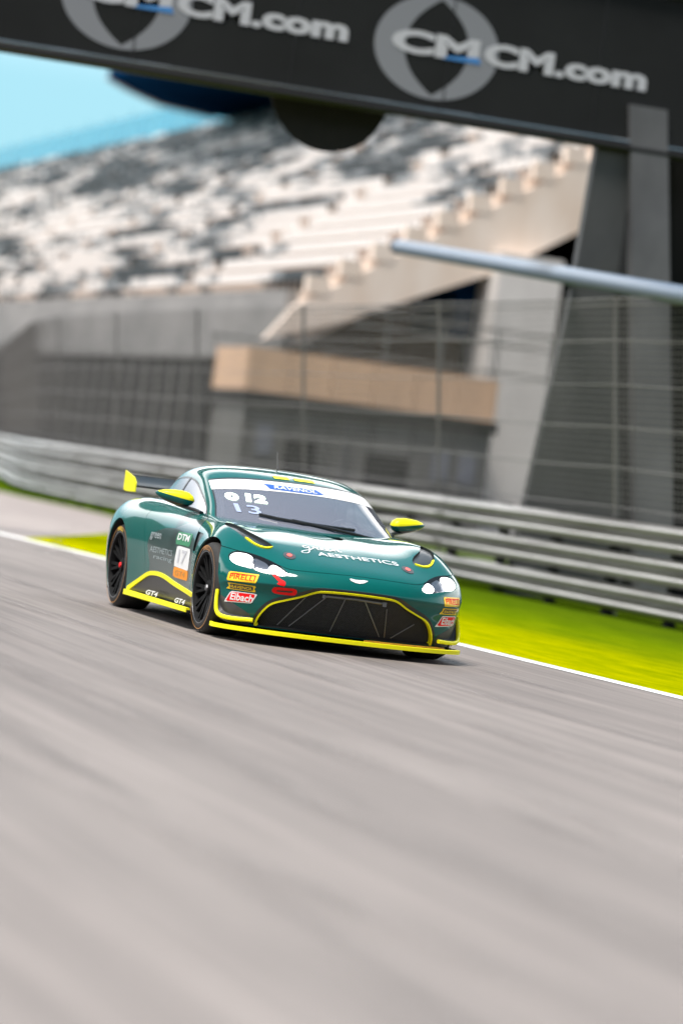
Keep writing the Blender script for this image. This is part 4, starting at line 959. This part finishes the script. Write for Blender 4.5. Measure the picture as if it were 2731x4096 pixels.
    for s, fr in ((-1, RS), (1, LS)):
        d = [((a if s < 0 else -a), b) for a, b in D]
        dd = crom(d, 3)
        ins, faces = region(sh, faces, fr, poly(dd), .3, .3)
        gap, door = region(sh, ins, fr, band(dd+dd[:1], .004), .5, -1)
        for g_ in components(gap): sh.part(g_, 'shut_line', 'gap', car, -.005)
        # dark film on the door's lower half, cut to a slant
        if s < 0:
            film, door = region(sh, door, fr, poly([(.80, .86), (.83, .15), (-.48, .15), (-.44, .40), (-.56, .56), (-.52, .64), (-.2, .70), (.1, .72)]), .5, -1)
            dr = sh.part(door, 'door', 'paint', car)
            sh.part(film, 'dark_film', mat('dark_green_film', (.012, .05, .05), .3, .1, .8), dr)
        else: sh.part(door, 'door', 'paint', car)
    # side vent behind the front wheel
    for s, fr in ((-1, RS), (1, LS)):
        v_ = [((a if s < 0 else -a), b) for a, b in ((.86, .56), (.98, .66), (1.02, .72), (.70, .73), (.66, .68), (.74, .60))]
        vf, faces = region(sh, faces, fr, poly(v_), .3)
        sh.part(vf, 'side_vent', 'black', car, -.012)
    # corner panels behind the dive planes
    for s in (-1, 1):
        pp = [(s*a, b) for a, b in ((.95, .33), (.885, .30), (.83, .262), (.725, .205), (.70, .17), (.72, .10), (1, .10))]
        pn, faces = region(sh, faces, FR, poly(pp), .6, .05)
        sh.part(pn, 'corner_panel', 'carbon', car, .001)
        # dive plane: vertical plate with a yellow edge
        P = crom([(1.69, .925*s, .345), (1.715, .932*s, .27), (1.75, .930*s, .195), (1.80, .905*s, .165), (1.87, .835*s, .158), (1.96, .71*s, .165)], 6, False)
        f = MB(); vs = []; fs = []
        for p in P:
            q = Vector(p); vs += [q, q+Vector((-.03, -.03*s, .0)), q+Vector((.012, .018*s, -.0)), ]
        f = MB(); f.tube(P, .014, 8, rz=.016); dp = f.build('dive_plane_edge', 'yellow', car, smooth=True)
        n = len(P); vs = []; fs = []
        for i, p in enumerate(P): vs += [p, (1.70+.0*i, .86*s-.12*s*i/n, .30-.06*i/n)]
        fs = [(2*i, 2*i+2, 2*i+3, 2*i+1) for i in range(n-1)]
        MB().add([Vector(v)-Vector((.008, 0, 0)) for v in vs], fs).build('dive_plane', 'carbon', dp, fix=False)
    # the rest is the painted body
    sh.part(faces, 'body', 'paint', car, 0, .012)
    # greenhouse
    J = 9
    ws = rowpart(1/6, 3.0, 0, 4.0, J, 6, 6); ban = rowpart(3.0, 23/6, 0, 4.0, J, 6, 6); sl = rowpart(23/6, 4, 0, 4.0, J, 6, 6)
    roof = rowpart(4, 11, 0, 5+1/6, J, 6, 6); pil = rowpart(0, 4, 4, 5+1/6, J, 6, 6)
    wsp = gh.part(ws, 'windscreen', 'glass', car); gh.part(ban, 'sun_strip', 'white', wsp, .002); gh.part(sl, 'windscreen_seal', 'black', wsp, .001)
    fr_ = rowpart(0, 1/6, 0, 4.0, J, 6, 6)+rowpart(1/6, 3, 4-1/6, 4.0, J, 6, 6); gh.part(fr_, 'windscreen_frit', 'black', wsp, .002)
    gh.part(roof, 'roof', 'paint', car); [gh.part(rowpart(0, 4, 4, 5+1/6, J, 6, 6, s), 'a_pillar', 'paint', car, .002) for s in (-1, 1)]
    for s in (-1, 1):
        w = rowpart(1+1/6, 8.5, 5+1/3, 7.7, J, 6, 6, s); gh.part(w, 'side_window', 'glass', car)
        all_ = rowpart(0, 11, 5+1/6, 8, J, 6, 6, s); ws_ = set(w); gh.part([f for f in all_ if f not in ws_], 'window_surround', 'black', car, .002)
        bp = rowpart(5.5, 5.5+1/6, 5+1/6, 7.7, J, 6, 6, s); gh.part(bp, 'window_bar', 'black', car, .004)
    # cabin
    c = MB(); c.box((-1.3, -.70, .42), (.95, .70, .45)); c.box((.50, -.68, .45), (.93, .68, .80)); c.box((-1.35, -.6, .45), (-1.25, .6, .9)); dash = c.build('cabin_floor', 'interior', car)
    for y in (.36,):
        k = MB(); k.prism([(-.45, .46), (.05, .46), (.05, .56), (-.28, .60), (-.42, .85), (-.48, 1.08), (-.56, 1.08), (-.55, .6)], y-.24, y+.24, 'y')
        k.box((-.52, y-.26, .9), (-.38, y-.18, 1.06)); k.box((-.52, y+.18, .9), (-.38, y+.26, 1.06)); k.build('race_seat', 'interior', car)
    k = MB()
    for y in (-.55, .55): k.tube([(.62, y*1.12, .5), (.5, y*1.15, .85), (-.02, y, 1.14), (-.5, y*.98, 1.17), (-.6, y*1.1, .6)], .02, 8)
    k.tube([(-.5, -.54, 1.17), (-.5, .54, 1.17)], .02, 8); k.tube([(-.5, -.54, 1.15), (-.6, .5, .6)], .02, 8); k.tube([(-.02, -.55, 1.14), (-.02, .55, 1.14)], .02, 8); k.build('roll_cage', 'carbon', car)
    k = MB(); pts = [(.42+.05*math.sin(q), .36+.15*math.cos(q), .80+.14*math.sin(q)) for q in np.linspace(0, 6.28, 25)]; k.tube(pts, .014, 8); k.build('steering_wheel', 'black', car)
    # wipers
    k = MB(); onw = []
    for (y, x) in ((-.42, .80), (-.25, .90), (0, .95), (.2, .93)):
        onw.append((x+.02, y, .885-.03*abs(y)))
    pts = []
    for (u, v) in ((-.43, .79), (-.30, .87), (-.12, .925), (.10, .935), (.30, .90)):
        h = gbvh.ray_cast(Vector((v, u, 2)), Vector((0, 0, -1))); pts.append((v, u, (h[0].z if h[0] is not None else .87)+.018))
    k.tube(pts, .011, 6); k.build('wiper_blade', 'black', car)
    k = MB(); pts = []
    for (u, v) in ((-.2, .90), (.12, .965), (.35, .955), (.56, .87)):
        h = gbvh.ray_cast(Vector((v, u, 2)), Vector((0, 0, -1))); pts.append((v, u, (h[0].z if h[0] is not None else .87)+.022))
    k.tube(pts, [.010, .012, .011, .006], 6); k.build('wiper_arm', 'black', car)
    # ---- markings
    def deco(name, outline, fr, m, parent=bn, off=.002, b=bvh, shell=sh, start=.6):
        ins, _ = region(shell, list(shell.F), fr, poly(outline), .5, .1); return shell.part(ins, name, m, parent, off)
    def words(s, box, fr, m, parent, bold=0., shear=0., off=.0045, b=bvh, bend=None):
        V2, F2 = text2d(s, 1, bold, shear); return lay('lettering', fit2d(V2, box), F2, fr, b, m, parent, off, bend)
    # bonnet lettering
    arc = lambda u, v: (u, v+.18*(u-.10)**2*0)
    words('AESTHETICS', (-.225, -1.778, .40, -1.70), TOP, 'white', bn, .012, .0, .005)
    gl = [[(.16, .52), (.08, .60), (.0, .45), (.06, .30), (.18, .42), (.20, .55), (.15, .1), (.02, -.28), (-.16, -.30), (-.12, -.12), (.2, .16)],
          [(.20, .16), (.34, .40), (.36, .58), (.42, .46), (.50, .56)], [(.50, .56), (.44, .30), (.54, .26), (.66, .42), (.66, .56), (.58, .52), (.60, .30), (.72, .28)],
          [(.72, .28), (.84, .42), (.84, .56), (.76, .52), (.78, .30), (.90, .30), (1.0, .52), (1.0, .32)], [(1.0, .32), (1.08, .54), (1.16, .54), (1.16, .32), (1.26, .34)]]
    V2, F2 = strokes(gl, .022); V2 = V2*np.array([.235, .19])+np.array([-.30, -1.685]); lay('script_lettering', V2, F2, TOP, bvh, 'white', bn, .005)
    # wings badge
    Wg = [(-.075, .014), (-.05, .018), (-.02, .010), (0, .012), (.02, .010), (.05, .018), (.075, .014), (.06, .002), (.03, -.008), (.012, -.014), (0, -.010), (-.012, -.014), (-.03, -.008), (-.06, .002)]
    deco('nose_badge', [(a-.006, b+.532) for a, b in Wg], FR, 'white', bn, .004)
    # corner stickers
    for s in (-1, 1):
        fr = Frame((1.87, .795*s, 0), (-1*s, 1, 0) if s > 0 else (1, 1, 0), (0, 0, 1))
        o = deco('tyre_sticker', [(-.125, .425), (.12, .432), (.125, .495), (-.115, .492)], fr, 'pyellow', bn, .003)
        words('PIRELLI', (-.10, .442, .105, .478), fr, 'red', o, .01)
        V2 = np.array([(-.10, .478), (.105, .478), (.105, .484), (-.075, .484)]); lay('lettering', V2, [(0, 1, 2, 3)], fr, bvh, 'red', o, .005)
        o = deco('oil_sticker', [(-.13, .365), (.115, .365), (.10, .388), (.118, .412), (-.115, .412), (-.102, .388)], fr, 'pyellow', bn, .003)
        deco('sticker_field', [(-.105, .371), (.098, .371), (.088, .388), (.098, .406), (-.098, .406), (-.088, .388)], fr, 'dark', o, .0045)
        words('RAVENOL', (-.085, .377, .085, .400), fr, 'pyellow', o, .015, .2, .006)
        o = deco('spring_sticker', [(-.14, .268), (.085, .282), (.125, .356), (-.085, .352)], fr, 'white', bn, .003)
        deco('sticker_field', [(-.125, .275), (.078, .288), (.112, .350), (-.080, .346)], fr, 'red', o, .0045)
        words('Eibach', (-.085, .289, .095, .342), fr, 'white', o, .02, .15, .006)
    o = deco('tow_arrow', [(-.625, .512), (-.592, .516), (-.553, .472), (-.528, .486), (-.532, .436), (-.592, .446), (-.572, .460)], FR, 'red', bn, .003)
    o = deco('tow_mark', crom([(-.600, .382), (-.600, .422), (-.53, .428), (-.452, .426), (-.446, .384), (-.52, .376)], 3), FR, 'red', bn, .003)
    deco('tow_slot', [(-.58, .394), (-.58, .404), (-.47, .412), (-.47, .398)], FR, 'black', o, .005)
    # door markings
    o = deco('number_panel', [(.27, .432), (.745, .420), (.715, .585), (.28, .592)], RS, 'white', bn, .002)
    words('17', (.36, .46, .62, .565), RS, mat('faded_digit', (.5, .5, .53), .5), o, .03)
    deco('class_panel', [(.28, .350), (.755, .345), (.742, .420), (.27, .430)], RS, 'orange', o, .002)
    words('GT4', (.34, .367, .66, .408), RS, mat('faded_orange', (.55, .25, .06), .5), o, .02)
    o = deco('series_label', [(.20, .60), (.66, .60), (.65, .70), (.20, .695)], RS, mat('green_label', (.03, .22, .10), .4), bn, .002)
    words('DTM', (.24, .635, .60, .685), RS, 'white', o, .03)
    for (s_, bx) in (('green', (-.50, .590, -.22, .655)), ('AESTHETICS', (-.46, .50, .18, .545)), ('racing', (-.34, .445, .20, .485))):
        words(s_, bx, RS, mat('grey_lettering', (.28, .33, .34), .5), bn, .01)
    # windscreen markings
    WF = Frame((.5, 0, 0), (0, 1, 0), (-.5, 0, 1))
    ZW = lambda z: z
    def ww(s, y0, z0, y1, z1, m, bold=0, shear=0, off=.005, nm='lettering'):
        V2, F2 = text2d(s, 1, bold, shear); V2 = fit2d(V2, (y0, z0, y1, z1)); vs = []
        for y, z in V2:
            h = gbvh.ray_cast(Vector((3, y, z)), Vector((-1, 0, 0))); n = h[1] if h[1].x > 0 else -h[1]; vs.append(tuple(h[0]+n*off))
        me = bpy.data.meshes.new(nm); me.from_pydata(vs, [], F2); return link(nm, me, m, wsp)
    ww('0', -.60, .985, -.515, 1.040, 'digit', .06, .12, nm='position_light'); ww('12', -.475, .990, -.325, 1.050, 'digit', .06, .12, nm='position_light')
    ww('13', -.57, .905, -.40, .965, mat('pale_digit', (.34, .40, .58), .4), .02)
    FG = Frame((0, 0, 0), (0, 1, 0), (0, 0, 1))
    def gdeco(name, outline, m, off, parent):
        ins, _ = region(gh, list(gh.F), Frame((.3, 0, 0), (0, 1, 0), (0, 0, 1)), poly(outline), .6, .1); return gh.part(ins, name, m, parent, off)
    o = gdeco('strip_label', [(-.275, 1.105), (.185, 1.105), (.155, 1.121), (.150, 1.140), (-.29, 1.139), (-.262, 1.122)], 'blue', .0045, wsp)
    ww('RAVENOL', -.22, 1.111, .12, 1.134, 'white', .02, .2, .007)
    for (a, b) in ((-.155, -.055), (-.02, .16)):
        MB().add([(.055, a, 1.232), (.055, b, 1.232), (.02, b, 1.242), (.02, a, 1.242)], [(0, 1, 2, 3)])
        ins = rowpart(4+1/6, 4.5, 0, 1.2, J, 6, 6)
        NV = np.array(gh.V); ins = [f for f in ins if a < NV[list(f)].mean(0)[1] < b]
        gh.part(ins, 'roof_mark', 'yellow', car, .004)
    # ---- splitter
    SP = crom([(1.60, .93), (1.70, .950), (1.80, .945), (1.93, .87), (2.05, .70), (2.13, .50), (2.175, .25), (2.185, 0)], 4, False)
    full = SP+[(x, -y) for x, y in SP[::-1][1:]]
    k = MB(); k.prism([(x-.012, y*.985) for x, y in full], .082, .104, 'z'); spl = k.build('splitter', 'black', car)
    k = MB(); n = len(full); vs = []
    for x, y in full:
        vs += [(x, y, .080), (x, y, .108), (x-.028, y*.975, .110), (x-.028, y*.975, .078)]
    fs = [(4*i+a, 4*i+(a+1) % 4, 4*i+4+(a+1) % 4, 4*i+4+a) for i in range(n-1) for a in range(4)]; k.add(vs, fs); k.build('splitter_edge', 'yellow', spl)
    k = MB(); k.prism([(2.09, .1), (2.11, .30), (2.06, .55), (1.96, .74), (1.86, .80), (1.80, .72), (1.95, .45), (2.0, .2)], .106, .118, 'z'); k.build('splitter_wear_strip', mat('worn_orange', (.8, .38, .02), .55, noise=((25, 25, 25), (.10, .07, .03), .55, .75)), spl)
    # floor and underbody
    k = MB(); k.box((-2.05, -.80, .10), (-1.75, .80, .35)); k.box((-.93, -.82, .10), (.93, .82, .42)); k.box((-1.75, -.60, .10), (-.93, .60, .5)); k.box((.93, -.60, .085), (1.70, .60, .55)); k.box((1.70, -.62, .085), (1.85, .62, .5)); k.build('underbody', 'matt', car)
    # wheels, mirrors
    for x, rear in ((1.352, False), (-1.352, True)):
        for s in (-1, 1): make_wheel(car, x, s, rear)
    make_mirror(car, -1); make_mirror(car, 1)
    # rear wing
    k = MB(); n = 10; top = [(-1.99-.29*i/n, .985+.078*(i/n)**1.6) for i in range(n+1)]; bot = [(x, z-.022*math.sin(math.pi*min(.9, .1+i/n))-.006) for i, (x, z) in enumerate(top)]
    k.prism(top+bot[::-1], -.72, .72, 'y'); wing = k.build('rear_wing', 'black', car)
    for s in (-1, 1):
        k = MB(); k.prism([(-1.93, .93), (-1.93, 1.005), (-2.02, 1.05), (-2.33, 1.095), (-2.33, .935), (-2.25, .925)], s*.722, s*.732, 'y'); k.build('endplate', 'yellow', wing)
        k = MB(); k.prism([(-1.88, .85), (-1.95, 1.05), (-2.10, 1.06), (-2.2, 1.04), (-2.12, 1.0), (-2.0, .85)], s*.30-.006, s*.30+.006, 'y'); k.build('wing_stay', 'black', wing)
    MB().tube([(-.35, 0, 1.26), (-.42, 0, 1.40)], [.008, .003], 6).build('antenna', 'black', car)
    k = MB(); k.prism([(-2.26, .13), (-1.9, .11), (-1.9, .14), (-2.28, .26)], -.75, .75, 'y'); k.build('diffuser', 'black', car)
    k = MB(); k.box((-2.275, -.72, .62), (-2.245, .72, .66)); k.build('tail_light', 'red', car)
    return car
car = make_car()
